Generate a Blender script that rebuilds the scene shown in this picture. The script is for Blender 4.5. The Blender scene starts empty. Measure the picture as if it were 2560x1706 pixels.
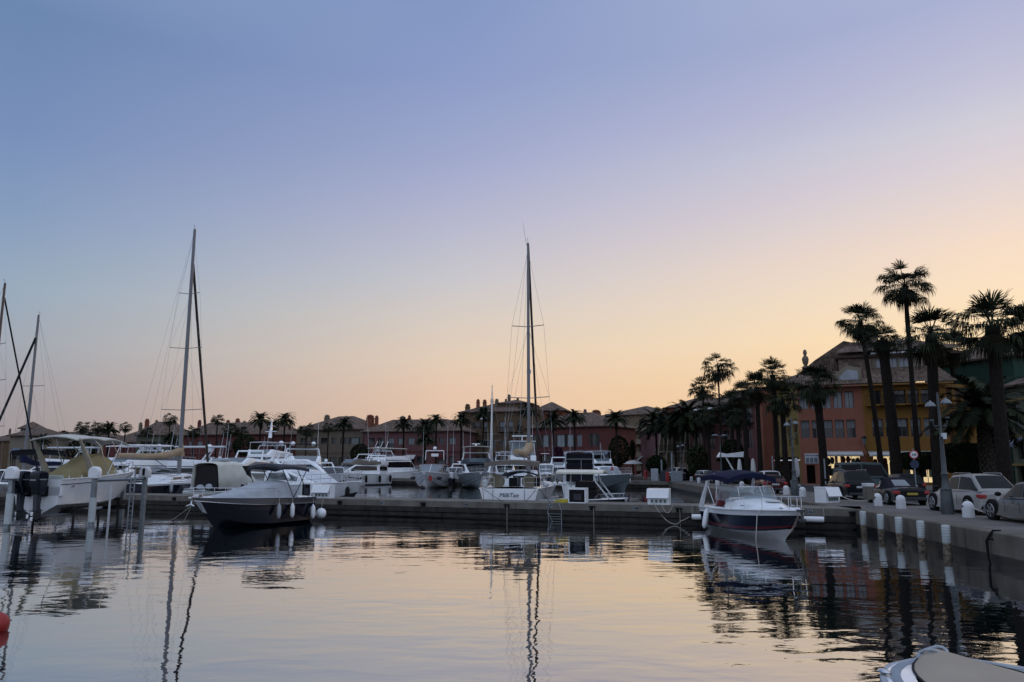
import bpy, math, random
from mathutils import Vector, Matrix, noise
random.seed(7)
C = bpy.context.scene
COL = C.collection
R = math.radians
# ---------------------------------------------------------------- camera
F, TH, EYE, QZ = 1923.0, math.atan(312/1923.0), 2.9, 0.95
cd = bpy.data.cameras.new('camera'); cam = bpy.data.objects.new('camera', cd); COL.objects.link(cam)
cam.location = (0, 0, EYE); cam.rotation_euler = (math.pi/2+TH, 0, 0)
cd.sensor_width = 36; cd.lens = F/2560*36; cd.clip_end = 6000; cd.clip_start = .1
C.camera = cam
C.render.resolution_x = 1024; C.render.resolution_y = 682
# ---------------------------------------------------------------- sky
def lin(c): return [((v/255+.055)/1.055)**2.4 if v > 10 else v/255/12.92 for v in c]+[1]
w = bpy.data.worlds.new('World'); C.world = w; w.use_nodes = True
nt = w.node_tree; N = nt.nodes; LK = nt.links; N.clear()
def nd(t, **k):
    n = N.new(t)
    for a, b in k.items(): setattr(n, a, b)
    return n
out = nd('ShaderNodeOutputWorld'); bg = nd('ShaderNodeBackground'); LK.new(bg.outputs[0], out.inputs[0])
tc = nd('ShaderNodeTexCoord'); sp = nd('ShaderNodeSeparateXYZ'); LK.new(tc.outputs['Generated'], sp.inputs[0])
cmb = nd('ShaderNodeCombineXYZ'); LK.new(sp.outputs[0], cmb.inputs[0]); LK.new(sp.outputs[1], cmb.inputs[1])
nrm = nd('ShaderNodeVectorMath', operation='NORMALIZE'); LK.new(cmb.outputs[0], nrm.inputs[0])
sn = nd('ShaderNodeSeparateXYZ'); LK.new(nrm.outputs[0], sn.inputs[0])
SAZ = R(27)
def ramp(stops):
    r = nd('ShaderNodeValToRGB'); LK.new(sp.outputs[2], r.inputs[0]); cr = r.color_ramp
    while len(cr.elements) < len(stops): cr.elements.new(.5)
    for e, (p, c) in zip(cr.elements, stops): e.position = p; e.color = lin(c)
    return r.outputs[0]
def mixc(ch, a, b, c0, c1):
    m = nd('ShaderNodeMapRange'); LK.new(sn.outputs[ch], m.inputs[0]); m.inputs[1].default_value = a; m.inputs[2].default_value = b
    x = nd('ShaderNodeMix', data_type='RGBA'); LK.new(m.outputs[0], x.inputs[0]); LK.new(c0, x.inputs[6]); LK.new(c1, x.inputs[7]); return x.outputs[2]
ZEN = (200, 214, 240)  # zenith out of view, raised above dusk brightness to fill the white boats
r_left = ramp([(0, (152, 140, 142)), (.03, (155, 147, 150)), (.072, (157, 153, 158)), (.133, (158, 165, 175)), (.195, (149, 167, 185)), (.277, (131, 153, 186)), (.355, (118, 141, 182)), (.466, (106, 132, 173)), (.95, ZEN)])
r_mid = ramp([(0, (222, 186, 156)), (.096, (226, 195, 171)), (.137, (223, 201, 180)), (.188, (212, 200, 190)), (.238, (197, 195, 200)), (.312, (178, 180, 203)), (.382, (158, 166, 201)), (.47, (138, 154, 196)), (.55, (128, 148, 191)), (.95, ZEN)])
r_right = ramp([(0, (250, 206, 140)), (.10, (251, 213, 162)), (.15, (252, 223, 180)), (.20, (247, 222, 192)), (.243, (242, 217, 197)), (.285, (229, 212, 205)), (.327, (217, 206, 211)), (.369, (204, 202, 213)), (.41, (190, 189, 212)), (.486, (168, 175, 207)), (.95, ZEN)])
r_back = ramp([(0, (180, 186, 204)), (.1, (194, 203, 224)), (.3, (200, 213, 238)), (.6, (194, 210, 238)), (.95, ZEN)])  # unseen sky behind the camera, brightened as added fill for the white boats
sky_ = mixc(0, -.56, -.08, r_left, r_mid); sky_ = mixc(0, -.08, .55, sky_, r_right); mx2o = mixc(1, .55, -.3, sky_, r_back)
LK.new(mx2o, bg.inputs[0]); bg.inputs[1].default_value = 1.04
sd = bpy.data.lights.new('sun', 'SUN'); sd.energy = .3; sd.angle = R(8); sd.color = (1, .72, .42)
so = bpy.data.objects.new('sun', sd); COL.objects.link(so); so.location = (60, 120, 60)
so.rotation_euler = Vector((-math.sin(SAZ)*math.cos(R(3)), -math.cos(SAZ)*math.cos(R(3)), -math.sin(R(3)))).to_track_quat('-Z', 'Y').to_euler()
C.view_settings.view_transform = 'Standard'; C.view_settings.look = 'None'; C.view_settings.exposure = 0; C.view_settings.gamma = 1
C.render.engine = 'CYCLES'
C.cycles.max_bounces = 6; C.cycles.glossy_bounces = 3; C.cycles.transparent_max_bounces = 8; C.cycles.caustics_reflective = False; C.cycles.caustics_refractive = False
# ---------------------------------------------------------------- projection helpers (photo pixels -> world)
ST, CT = math.sin(TH), math.cos(TH)
def ray(px, py):
    u, v = (px-1280)/F, (853-py)/F
    return Vector((u, CT-v*ST, ST+v*CT))
def G(px, py, z=0.0):
    d = ray(px, py); k = (z-EYE)/d.z; return Vector((d.x*k, d.y*k, z))
def D(px, py, Y):
    d = ray(px, py); k = Y/d.y; return Vector((d.x*k, Y, EYE+d.z*k))
def X_(px, Y, py=1165): return D(px, py, Y).x
def Z_(py, Y): return D(1280, py, Y).z
# ---------------------------------------------------------------- materials
MATS = {}
def mat(name, col, rough=.5, metal=0, var=.12, vs=3.0, bump=0, bs=40.0, spec=.5, emit=0, coat=0, alpha=1, grime=0):
    if name in MATS: return MATS[name]
    m = bpy.data.materials.new(name); m.use_nodes = True; t = m.node_tree; n = t.nodes; l = t.links
    p = n['Principled BSDF']; p.inputs['Roughness'].default_value = rough; p.inputs['Metallic'].default_value = metal
    p.inputs['Specular IOR Level'].default_value = (min(spec, .12) if rough >= .65 and not metal else spec); p.inputs['Coat Weight'].default_value = coat
    co = n.new('ShaderNodeTexCoord'); nz = n.new('ShaderNodeTexNoise'); nz.inputs['Scale'].default_value = vs; nz.inputs['Detail'].default_value = 5
    l.new(co.outputs['Object'], nz.inputs['Vector'])
    mxx = n.new('ShaderNodeMix'); mxx.data_type = 'RGBA'; mp = n.new('ShaderNodeMapRange'); mp.inputs[1].default_value = .3; mp.inputs[2].default_value = .7
    l.new(nz.outputs['Fac'], mp.inputs[0]); l.new(mp.outputs[0], mxx.inputs[0])
    c = Vector(col)
    mxx.inputs[6].default_value = (*(c*(1-var)), 1); mxx.inputs[7].default_value = (*[min(1, v*(1+var)) for v in c], 1)
    last = mxx.outputs[2]
    if grime:
        n3 = n.new('ShaderNodeTexNoise'); n3.inputs['Scale'].default_value = 1.0; n3.inputs['Detail'].default_value = 8; n3.inputs['Roughness'].default_value = .7
        ms = n.new('ShaderNodeMapping'); ms.inputs['Scale'].default_value = (2.2, 2.2, .35); l.new(co.outputs['Object'], ms.inputs[0]); l.new(ms.outputs[0], n3.inputs['Vector'])
        mp3 = n.new('ShaderNodeMapRange'); mp3.inputs[1].default_value = .45; mp3.inputs[2].default_value = .75; mp3.inputs[4].default_value = grime; l.new(n3.outputs['Fac'], mp3.inputs[0])
        mg = n.new('ShaderNodeMix'); mg.data_type = 'RGBA'; l.new(mp3.outputs[0], mg.inputs[0]); l.new(last, mg.inputs[6]); mg.inputs[7].default_value = (*(c*.35), 1); last = mg.outputs[2]
    l.new(last, p.inputs['Base Color'])
    if bump:
        n2 = n.new('ShaderNodeTexNoise'); n2.inputs['Scale'].default_value = bs; n2.inputs['Detail'].default_value = 4; l.new(co.outputs['Object'], n2.inputs['Vector'])
        b = n.new('ShaderNodeBump'); b.inputs['Strength'].default_value = bump; b.inputs['Distance'].default_value = .02; l.new(n2.outputs['Fac'], b.inputs['Height']); l.new(b.outputs[0], p.inputs['Normal'])
    if emit:
        l.new(last, p.inputs['Emission Color']); p.inputs['Emission Strength'].default_value = emit
    if alpha < 1: p.inputs['Alpha'].default_value = alpha
    MATS[name] = m; return m
white = mat('gelcoat_white', (.80, .83, .86), .25, var=.05, vs=1.2, coat=.4, grime=.12)
white2 = mat('gelcoat_grey', (.55, .58, .60), .35, var=.06, vs=1.5)
cream = mat('gelcoat_cream', (.66, .63, .56), .35, var=.06)
navy = mat('hull_navy', (.004, .006, .014), .12, var=.1, spec=.28)
navy2 = mat('hull_dark_blue', (.002, .004, .018), .12, var=.1, spec=.28)
ggrey = mat('hull_slate', (.10, .14, .16), .2, var=.1, coat=.4)
black = mat('black_paint', (.006, .006, .008), .5, var=.2, spec=.15)
glass = mat('dark_glass', (.006, .008, .011), .04, var=.2, vs=.6, spec=.38)
bglass = mat('pale_glass', (.10, .13, .15), .05, var=.3, vs=.5, spec=1)
clear = mat('clear_screen', (.25, .35, .38), .03, var=.1, spec=1, alpha=.38)
chrome = mat('stainless', (.55, .57, .6), .22, metal=1, var=.05)
alu = mat('aluminium', (.17, .175, .19), .5, metal=.4, var=.12, vs=.8)
galv = mat('galvanised_steel', (.22, .25, .27), .5, metal=.5, var=.25, grime=.4)
tan = mat('tan_canvas', (.36, .27, .18), .9, var=.12, vs=2, bump=.5, bs=6)
olive = mat('khaki_canvas', (.33, .28, .155), .9, var=.15, vs=1.5, bump=.6, bs=4)
taupe = mat('taupe_canvas', (.17, .15, .13), .9, var=.15, vs=2, bump=.5, bs=8)
navyc = mat('navy_canvas', (.010, .013, .038), .85, var=.2, bump=.4, bs=8)
greyc = mat('grey_canvas', (.055, .06, .075), .9, var=.2, bump=.4, bs=8)
blackc = mat('black_canvas', (.014, .014, .02), .9, var=.2, bump=.4, bs=8)
lgreyc = mat('pale_canvas', (.36, .39, .43), .9, var=.1, vs=2, bump=.6, bs=5)
offc = mat('offwhite_canvas', (.55, .55, .50), .9, var=.1, vs=2, bump=.7, bs=4)
red = mat('red_plastic', (.30, .015, .012), .5, var=.15)
redd = mat('dull_red', (.16, .015, .02), .5, var=.2)
rope = mat('rope', (.45, .43, .38), .9, var=.2, vs=30)
drope = mat('dark_rope', (.03, .03, .035), .9, var=.2, vs=30)
rubber = mat('rubber', (.012, .012, .013), .7, var=.2)
yellow = mat('yellow_hose', (.42, .36, .03), .6, var=.2)
orange = mat('orange_panel', (.6, .28, .06), .5)
conc = mat('pier_concrete', (.17, .158, .14), .9, var=.25, vs=1.1, bump=.5, bs=15, grime=.5)
conc2 = mat('quay_concrete', (.15, .135, .115), .9, var=.25, vs=.8, bump=.5, bs=12, grime=.6)
pave = mat('quay_paving', (.14, .125, .12), .85, var=.2, vs=.7, bump=.4, bs=18)
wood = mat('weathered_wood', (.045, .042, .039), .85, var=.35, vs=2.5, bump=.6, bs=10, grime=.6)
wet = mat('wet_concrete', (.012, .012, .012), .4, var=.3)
asph = mat('asphalt', (.045, .045, .048), .9, var=.15, vs=2, bump=.3)
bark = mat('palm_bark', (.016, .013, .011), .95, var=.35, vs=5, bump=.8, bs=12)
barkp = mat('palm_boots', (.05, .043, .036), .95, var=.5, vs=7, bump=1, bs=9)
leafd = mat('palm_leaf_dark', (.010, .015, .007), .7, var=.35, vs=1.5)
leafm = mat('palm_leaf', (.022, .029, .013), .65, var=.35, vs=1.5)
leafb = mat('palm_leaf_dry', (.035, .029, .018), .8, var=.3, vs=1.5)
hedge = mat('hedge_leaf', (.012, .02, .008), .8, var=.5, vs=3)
bollm = mat('bollard_white', (.60, .62, .64), .6, var=.08, vs=4, grime=.3)
lampm = mat('lamp_iron', (.055, .065, .07), .5, metal=.3, var=.2)
tyre = mat('tyre', (.01, .01, .01), .8, var=.2)
alloy = mat('alloy', (.35, .36, .38), .3, metal=.8, var=.1)
# ---------------------------------------------------------------- mesh builder
class MB:
    def __init__(s): s.v = []; s.f = []; s.m = []
    def add(s, vs, fs, m=0):
        o = len(s.v); s.v += [tuple(p) for p in vs]; s.f += [tuple(i+o for i in f) for f in fs]; s.m += [m]*len(fs); return s
    def box(s, x0, x1, y0, y1, z0, z1, m=0, tz=0, tx=0, ty=0):
        v = [(x0, y0, z0), (x1, y0, z0), (x1, y1, z0), (x0, y1, z0), (x0+tx, y0+ty, z1), (x1-tx, y0+ty, z1), (x1-tx, y1-ty, z1), (x0+tx, y1-ty, z1)]
        return s.add(v, [(3, 2, 1, 0), (4, 5, 6, 7), (0, 1, 5, 4), (1, 2, 6, 5), (2, 3, 7, 6), (3, 0, 4, 7)], m)
    def tube(s, pts, r, n=6, m=0, cap=True):
        pts = [Vector(p) for p in pts]; k = len(pts); rs = r if isinstance(r, (list, tuple)) else [r]*k
        vs = []; up = None
        for i, p in enumerate(pts):
            t = (pts[min(i+1, k-1)]-pts[max(i-1, 0)])
            if t.length < 1e-9: t = Vector((0, 0, 1))
            t.normalize()
            if up is None: up = Vector((0, 0, 1)) if abs(t.z) < .9 else Vector((1, 0, 0))
            a = up-t*up.dot(t)
            if a.length < 1e-6: a = t.orthogonal()
            a.normalize(); up = a; b = t.cross(a)
            for j in range(n):
                an = 2*math.pi*j/n; vs.append(p+(a*math.cos(an)+b*math.sin(an))*rs[i])
        fs = [(i*n+j, i*n+(j+1) % n, (i+1)*n+(j+1) % n, (i+1)*n+j) for i in range(k-1) for j in range(n)]
        if cap: fs += [tuple(range(n-1, -1, -1)), tuple((k-1)*n+j for j in range(n))]
        return s.add(vs, fs, m)
    def grid(s, rows, m=0, cu=False, flip=False, mf=None):
        a, b = len(rows), len(rows[0]); vs = [p for r in rows for p in r]; fs = []; o = len(s.v)
        for i in range(a-1):
            for j in range(b if cu else b-1):
                q = (i*b+j, i*b+(j+1) % b, (i+1)*b+(j+1) % b, (i+1)*b+j)
                fs.append(q[::-1] if flip else q)
        s.add(vs, fs, m)
        if mf:
            k = b if cu else b-1
            for i in range(a-1):
                for j in range(k): s.m[len(s.m)-len(fs)+i*k+j] = mf(i, j)
        return s
    def lathe(s, prof, n=16, c=(0, 0, 0), m=0):
        rows = [[(c[0]+r*math.cos(2*math.pi*j/n), c[1]+r*math.sin(2*math.pi*j/n), c[2]+z) for j in range(n)] for r, z in prof]
        s.grid(rows, m, cu=True)
        if prof[-1][0] > 1e-4: s.add(rows[-1], [tuple(range(n))], m)
        if prof[0][0] > 1e-4: s.add(rows[0], [tuple(range(n-1, -1, -1))], m)
        return s
    def ball(s, c, r, n=12, k=8, m=0):
        if not isinstance(r, (list, tuple)): r = (r, r, r)
        rows = [[(c[0]+r[0]*math.sin(math.pi*i/k)*math.cos(2*math.pi*j/n), c[1]+r[1]*math.sin(math.pi*i/k)*math.sin(2*math.pi*j/n), c[2]-r[2]*math.cos(math.pi*i/k)) for j in range(n)] for i in range(k+1)]
        return s.grid(rows, m, cu=True)
    def prism(s, poly, a, b, ax='y', m=0):
        n = len(poly)
        def P(p, t): return (p[0], t, p[1]) if ax == 'y' else ((t, p[0], p[1]) if ax == 'x' else (p[0], p[1], t))
        vs = [P(p, a) for p in poly]+[P(p, b) for p in poly]
        fs = [tuple(range(n)), tuple(range(2*n-1, n-1, -1))]+[(i, i+n, (i+1) % n+n, (i+1) % n) for i in range(n)]
        return s.add(vs, fs, m)
    def tr(s, M):
        s.v = [tuple(M @ Vector(p)) for p in s.v]; return s
    def build(s, name, mats, parent=None, smooth=True, bevel=0, ang=38, solid=0):
        me = bpy.data.meshes.new(name); me.from_pydata(s.v, [], s.f)
        for x in (mats if isinstance(mats, (list, tuple)) else [mats]): me.materials.append(x)
        me.polygons.foreach_set('material_index', s.m)
        if smooth:
            me.polygons.foreach_set('use_smooth', [True]*len(me.polygons))
        me.update()
        if smooth: me.set_sharp_from_angle(angle=R(ang))
        o = bpy.data.objects.new(name, me); COL.objects.link(o)
        if parent: o.parent = parent
        if solid:
            md = o.modifiers.new('solid', 'SOLIDIFY'); md.thickness = solid; md.offset = 0
        if bevel:
            md = o.modifiers.new('bevel', 'BEVEL'); md.width = bevel; md.segments = 2; md.limit_method = 'ANGLE'; md.angle_limit = R(40)
        return o
def tag(o, label=None, cat=None, group=None, kind=None):
    if label: o['label'] = label
    if cat: o['category'] = cat
    if group: o['group'] = group
    if kind: o['kind'] = kind
    return o
def thing(name, loc, rz=0, label=None, cat=None, group=None):
    o = bpy.data.objects.new(name, None); COL.objects.link(o); o.location = loc; o.rotation_euler = (0, 0, rz); o.empty_display_size = .3
    return tag(o, label, cat, group)
def copy_tree(o, parent=None):
    c = o.copy(); COL.objects.link(c); c.parent = parent
    for ch in list(o.children): copy_tree(ch, c)
    return c
def text(s, size, parent, loc, rot, m, name='lettering', ext=.004, cond=1, bold=0, shear=0):
    cu = bpy.data.curves.new('t', 'FONT'); cu.body = s; cu.size = size; cu.extrude = ext; cu.align_x = 'CENTER'; cu.align_y = 'CENTER'; cu.offset = bold*size; cu.shear = shear
    t = bpy.data.objects.new('t', cu); COL.objects.link(t)
    me = bpy.data.meshes.new_from_object(t.evaluated_get(bpy.context.evaluated_depsgraph_get())); bpy.data.objects.remove(t)
    me.materials.clear(); me.materials.append(m)
    for v in me.vertices: v.co.x *= cond
    o = bpy.data.objects.new(name, me); COL.objects.link(o); o.location = loc; o.rotation_euler = rot
    if parent: o.parent = parent
    return o
# ---------------------------------------------------------------- water, ground, quay
def water_mat():
    m = bpy.data.materials.new('harbour_water'); m.use_nodes = True; t = m.node_tree; n = t.nodes; l = t.links
    for x in list(n):
        if x.type != 'OUTPUT_MATERIAL': n.remove(x)
    o = [x for x in n if x.type == 'OUTPUT_MATERIAL'][0]
    co = n.new('ShaderNodeTexCoord')
    def nz(scale, sx, sy, det=2, dist=0):
        mp = n.new('ShaderNodeMapping'); mp.inputs['Scale'].default_value = (sx, sy, 1); mp.inputs['Rotation'].default_value = (0, 0, R(8)); l.new(co.outputs['Object'], mp.inputs[0])
        z = n.new('ShaderNodeTexNoise'); z.inputs['Scale'].default_value = scale; z.inputs['Detail'].default_value = det; z.inputs['Distortion'].default_value = dist; l.new(mp.outputs[0], z.inputs['Vector']); return z
    a = nz(1.3, .55, 1, 1.5, .4); b = nz(.28, .6, 1, 1, 0); c = nz(4.2, .7, 1, 2, .3); patch = nz(.12, .5, 1, 2, .5)
    pr = n.new('ShaderNodeMapRange'); pr.inputs[1].default_value = .4; pr.inputs[2].default_value = .62; pr.inputs[3].default_value = .25; pr.inputs[4].default_value = 1.0; l.new(patch.outputs['Fac'], pr.inputs[0])
    def mul(x, k):
        q = n.new('ShaderNodeMath'); q.operation = 'MULTIPLY'; l.new(x, q.inputs[0])
        if isinstance(k, float): q.inputs[1].default_value = k
        else: l.new(k, q.inputs[1])
        return q.outputs[0]
    def plus(x, y):
        q = n.new('ShaderNodeMath'); q.operation = 'ADD'; l.new(x, q.inputs[0]); l.new(y, q.inputs[1]); return q.outputs[0]
    h = plus(plus(mul(mul(a.outputs['Fac'], .018), pr.outputs[0]), mul(b.outputs['Fac'], .018)), mul(mul(c.outputs['Fac'], .0032), pr.outputs[0]))
    bp = n.new('ShaderNodeBump'); bp.inputs['Strength'].default_value = 1; bp.inputs['Distance'].default_value = WB; l.new(h, bp.inputs['Height'])
    fr = n.new('ShaderNodeFresnel'); fr.inputs[0].default_value = 1.333; l.new(bp.outputs[0], fr.inputs['Normal'])
    pw = n.new('ShaderNodeMath'); pw.operation = 'POWER'; l.new(fr.outputs[0], pw.inputs[0]); pw.inputs[1].default_value = .35
    df = n.new('ShaderNodeBsdfDiffuse'); df.inputs[0].default_value = (.004, .008, .010, 1)
    gl = n.new('ShaderNodeBsdfGlossy'); gl.inputs['Roughness'].default_value = .012; gl.inputs[0].default_value = (1, .99, .99, 1); l.new(bp.outputs[0], gl.inputs['Normal'])
    mi = n.new('ShaderNodeMixShader'); l.new(pw.outputs[0], mi.inputs[0]); l.new(df.outputs[0], mi.inputs[1]); l.new(gl.outputs[0], mi.inputs[2]); l.new(mi.outputs[0], o.inputs[0])
    return m
WB = 1.0
wm = water_mat()
o = MB().add([(-900, -300, 0), (900, -300, 0), (900, 900, 0), (-900, 900, 0)], [(0, 1, 2, 3)]).build('water', wm, smooth=False); tag(o, 'calm harbour water mirroring the dusk sky', kind='structure')
def quay_x(Y): return 14.2+(Y-21.3)*.102 if Y < 36 else 15.7+(Y-36)*.066
mb = MB()
ys = [-60, 0, 21.3, 36, 60, 93.7, 150, 205]
top = [(quay_x(y), y) for y in ys]
# quay: pavement slab with a vertical face and a rounded nosing
for i in range(len(top)-1):
    (xa, ya), (xb, yb) = top[i], top[i+1]
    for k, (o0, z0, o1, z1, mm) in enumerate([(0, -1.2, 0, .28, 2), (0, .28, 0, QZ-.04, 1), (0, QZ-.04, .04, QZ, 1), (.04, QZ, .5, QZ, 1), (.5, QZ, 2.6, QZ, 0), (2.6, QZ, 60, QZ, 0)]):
        mb.add([(xa+o0, ya, z0), (xb+o0, yb, z0), (xb+o1, yb, z1), (xa+o1, ya, z1)], [(0, 3, 2, 1)], mm)
for i in range(60):
    y_ = -2+i*5.5
    if y_ < 150: mb.box(quay_x(y_)-.004, quay_x(y_)+.05, y_, y_+.03, .1, QZ-.05, 2)
quay = mb.build('quay_pavement', [pave, conc2, wet]); tag(quay, 'grey paved quay with a concrete edge along the water', kind='structure')
tag(MB().add([(-2500, 172, .9), (quay_x(205), 172, .9), (2500, 172, .9), (2500, 3500, .9), (-2500, 3500, .9)], [(0, 1, 2, 3, 4)]).box(-400, quay_x(172), 171.6, 172.0, -1, .9).build('ground', [pave], smooth=False), 'ground of the far quay reaching back behind the houses', kind='structure')
mb = MB().add([(quay_x(-60)+5.4, -60, QZ+.004), (quay_x(-60)+12, -60, QZ+.004), (quay_x(36)+11, 36, QZ+.004), (quay_x(150)+12, 150, QZ+.004), (quay_x(150)+6, 150, QZ+.004), (quay_x(36)+5.4, 36, QZ+.004)], [(0, 1, 2, 3, 4, 5)])
tag(mb.build('road', [asph], smooth=False), 'dark asphalt road behind the parked cars', kind='structure')
for k in range(14):
    pass
# pier ---------------------------------------------------------------
PA, PB = Vector((quay_x(36)+.0, 36.0)), Vector((-44.0, 61.2))
PD = (PB-PA).normalized(); PN = Vector((PD.y, -PD.x)); 
if PN.y > 0: PN = -PN          # towards camera
PANG = math.atan2(-PD.y, -PD.x)  # local +x runs from far left towards the quay
PL = (PB-PA).length
def pier_at(px, off=0.0):
    """point on the pier's near edge under photo column px (off metres towards the camera)"""
    u = (px-1280)/F/CT*.995
    # solve PA+PD*t + PN*off : x = u*y
    a = PA+PN*off
    t = (u*a.y-a.x)/(PD.x-u*PD.y)
    p = a+PD*t; return Vector((p.x, p.y, 0))
pier = thing('pier', (PB.x, PB.y, 0), PANG, 'long low concrete pier with timber fenders crossing the harbour', 'pier')
mb = MB(); seg = 9.6; k = 0; x = 0
while x < PL:
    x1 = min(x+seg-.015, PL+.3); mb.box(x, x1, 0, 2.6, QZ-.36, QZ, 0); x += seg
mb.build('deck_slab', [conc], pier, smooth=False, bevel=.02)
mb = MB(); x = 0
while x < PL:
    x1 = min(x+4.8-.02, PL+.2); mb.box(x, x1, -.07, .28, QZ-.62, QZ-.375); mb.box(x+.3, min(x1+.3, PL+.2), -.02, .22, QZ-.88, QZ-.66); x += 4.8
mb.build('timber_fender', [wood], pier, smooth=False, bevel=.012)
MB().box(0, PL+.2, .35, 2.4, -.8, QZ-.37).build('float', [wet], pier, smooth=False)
mb = MB()
def pl(v):   # world -> pier local
    d = Vector((v.x-PB.x, v.y-PB.y)); ex = Vector((math.cos(PANG), math.sin(PANG))); return Vector((d.dot(ex), d.dot(Vector((-ex.y, ex.x)))))
for px in (459, 862, 1065, 1268, 1475, 1685, 2106):
    c = pl(pier_at(px)); m2 = MB()
    m2.box(c.x-.13, c.x+.13, -.05, .02, QZ-.32, QZ-.1).box(c.x-.17, c.x+.17, -.13, -.04, QZ-.17, QZ-.12).tube([(c.x, -.09, QZ-.26), (c.x, -.09, QZ-.13)], .035, 8).build('cleat', [black], pier, bevel=.01)
plate = mat('number_plate', (.30, .33, .36), .6, var=.15)
for px, s in ((964, '241'), (1168, '240'), (1372, '239'), (1579, '238'), (2001, '236')):
    c = pl(pier_at(px)); b = MB().box(c.x-.145, c.x+.145, -.02, 0, QZ-.27, QZ-.09).build('number_sign', [plate], pier, smooth=False)
    t = text(s, .19, b, (c.x, -.026, QZ-.18), (math.pi/2, 0, 0), black, 'number', bold=.03)
# second pier farther off
p2a, p2b = Vector((quay_x(99), 99)), Vector((-62, 152))
d2 = (p2b-p2a); L2 = d2.length; a2 = math.atan2(-d2.y, -d2.x)
pier2 = thing('pier', (p2b.x, p2b.y, 0), a2, 'second concrete pier behind the first row of moored cruisers', 'pier')
mb = MB(); x = 0
while x < L2:
    mb.box(x, min(x+11.98, L2), 0, 3.2, QZ-.45, QZ); x += 12
mb.build('deck_slab', [conc], pier2, smooth=False)
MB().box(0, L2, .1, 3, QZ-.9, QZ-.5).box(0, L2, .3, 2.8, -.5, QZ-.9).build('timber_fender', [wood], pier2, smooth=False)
# ---------------------------------------------------------------- boats
def lerp(a, b, t): return a+(b-a)*t
def clamp(x, a=0., b=1.): return max(a, min(b, x))
class Boat:
    def __init__(s, name, label, cat, loc, rz, L, B, fb, fs, rake=1.0, fine=2.2, stern=.9, chine=.86, group=None, pitch=0, heel=0):
        s.L, s.B, s.fb, s.fs, s.rake, s.fine, s.st, s.ch = L, B, fb, fs, rake, fine, stern, chine
        s.r = thing(name, loc, rz, label, cat, group); s.r.rotation_euler = (heel, pitch, rz)
    pw = .82
    def bs(s, t):
        return s.B/2*(s.st+(1-s.st)*math.sin(min(t/.45, 1)*math.pi/2))*max(0, 1-max(0, (t-.42)/.58)**s.fine)**s.pw
    def zs(s, t): return s.fs+(s.fb-s.fs)*t**1.7
    def zc(s, t): return .10+.55*s.fb*max(0, (t-.4)/.6)**2.2
    def P(s, t, v, side=1):
        b = s.bs(t); bc = b*(s.ch-.28*t*t); zs, zc = s.zs(t), s.zc(t)
        if v >= 0: y = lerp(bc, b, clamp(v)**.85); z = lerp(zc, zs, v)
        else: y = bc*(1+v); z = lerp(zc, -.5+.42*t**3, -v)
        x = -s.L/2+s.L*t-t**4*s.rake*(1-clamp(z/s.fb, -.1, 1))
        return Vector((x, y*side, z))
    def t_of(s, x): return clamp((x+s.L/2)/s.L)
    def hull(s, mats, bands=((-1, 0, 0), (0, 1, 0)), nt=26, transom=0, name='hull'):
        mb = MB(); ts = [1-(1-i/nt)**1.25 for i in range(nt+1)]
        lv = []
        for a, b, m in bands:
            n = max(1, int((b-a)*7)); lv += [(a+(b-a)*i/n, m) for i in range(n)]
        lv.append((bands[-1][1], bands[-1][2]))
        for sd in (1, -1):
            mb.grid([[s.P(t, v, sd) for v, _ in lv] for t in ts], 0, flip=(sd < 0), mf=lambda i, j: lv[j][1])
        mb.add([s.P(0, v, 1) for v, _ in lv]+[s.P(0, v, -1) for v, _ in lv[::-1]], [tuple(range(2*len(lv)-1, -1, -1))], transom)
        return mb.build(name, mats, s.r, ang=30)
    def deck(s, m, t0=0, t1=1, dz=-.03, camber=.07, name='deck', inset=.985, parent=None):
        mb = MB(); n = 18; rows = []
        for i in range(n+1):
            t = t0+(t1-t0)*i/n; p = s.P(t, 1); b = p.y*inset
            rows.append([(p.x-(0 if t < 1 else .0), b*u, p.z+dz+camber*(1-u*u)) for u in (-1, -.8, -.4, 0, .4, .8, 1)])
        return mb.grid(rows, 0, flip=True).build(name, m, parent or s.r)
    def rub(s, m, r=.03, v=1.0, t0=0, name='rub_rail', out=.01):
        mb = MB(); ts = [t0+(1-t0)*i/24 for i in range(25)]
        pts = [s.P(t, v, 1)+Vector((0, out, 0)) for t in ts]+[s.P(t, v, -1)-Vector((0, out, 0)) for t in ts[::-1][1:]]
        return mb.tube(pts, r, 6).build(name, m, s.r)
    def rail(s, m=None, t0=.4, t1=.985, h=.55, ins=.12, r=.014, post=7, mid=False, bow=True, name='bow_rail', drop=.12, out=.0):
        mb = MB()
        def q(t, sd, z):
            p = s.P(t, 1, sd); return Vector((p.x+out*max(0, t-.8)*5, sd*max(.05 if bow else 0, abs(p.y)-ins), p.z+z))
        for zz in ([h, h*.5] if mid else [h]):
            A = [q(t0+(t1-t0)*i/14, 1, zz*(min(1, .25+i/2.5) if zz == h else 1)) for i in range(15)]; Bp = [Vector((p.x, -p.y, p.z)) for p in A[::-1]]
            if bow: mb.tube(A+Bp, r, 5)
            else: mb.tube(A, r, 5); mb.tube(Bp, r, 5)
        for i in range(post):
            t = t0+(t1-t0)*(i+.6)/post
            for sd in (1, -1): mb.tube([q(t, sd, -.02), q(t, sd, h*min(1, .25+((t-t0)/(t1-t0)*14)/2.5))], r*.9, 5)
        return mb.build(name, m or chrome, s.r)
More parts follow.
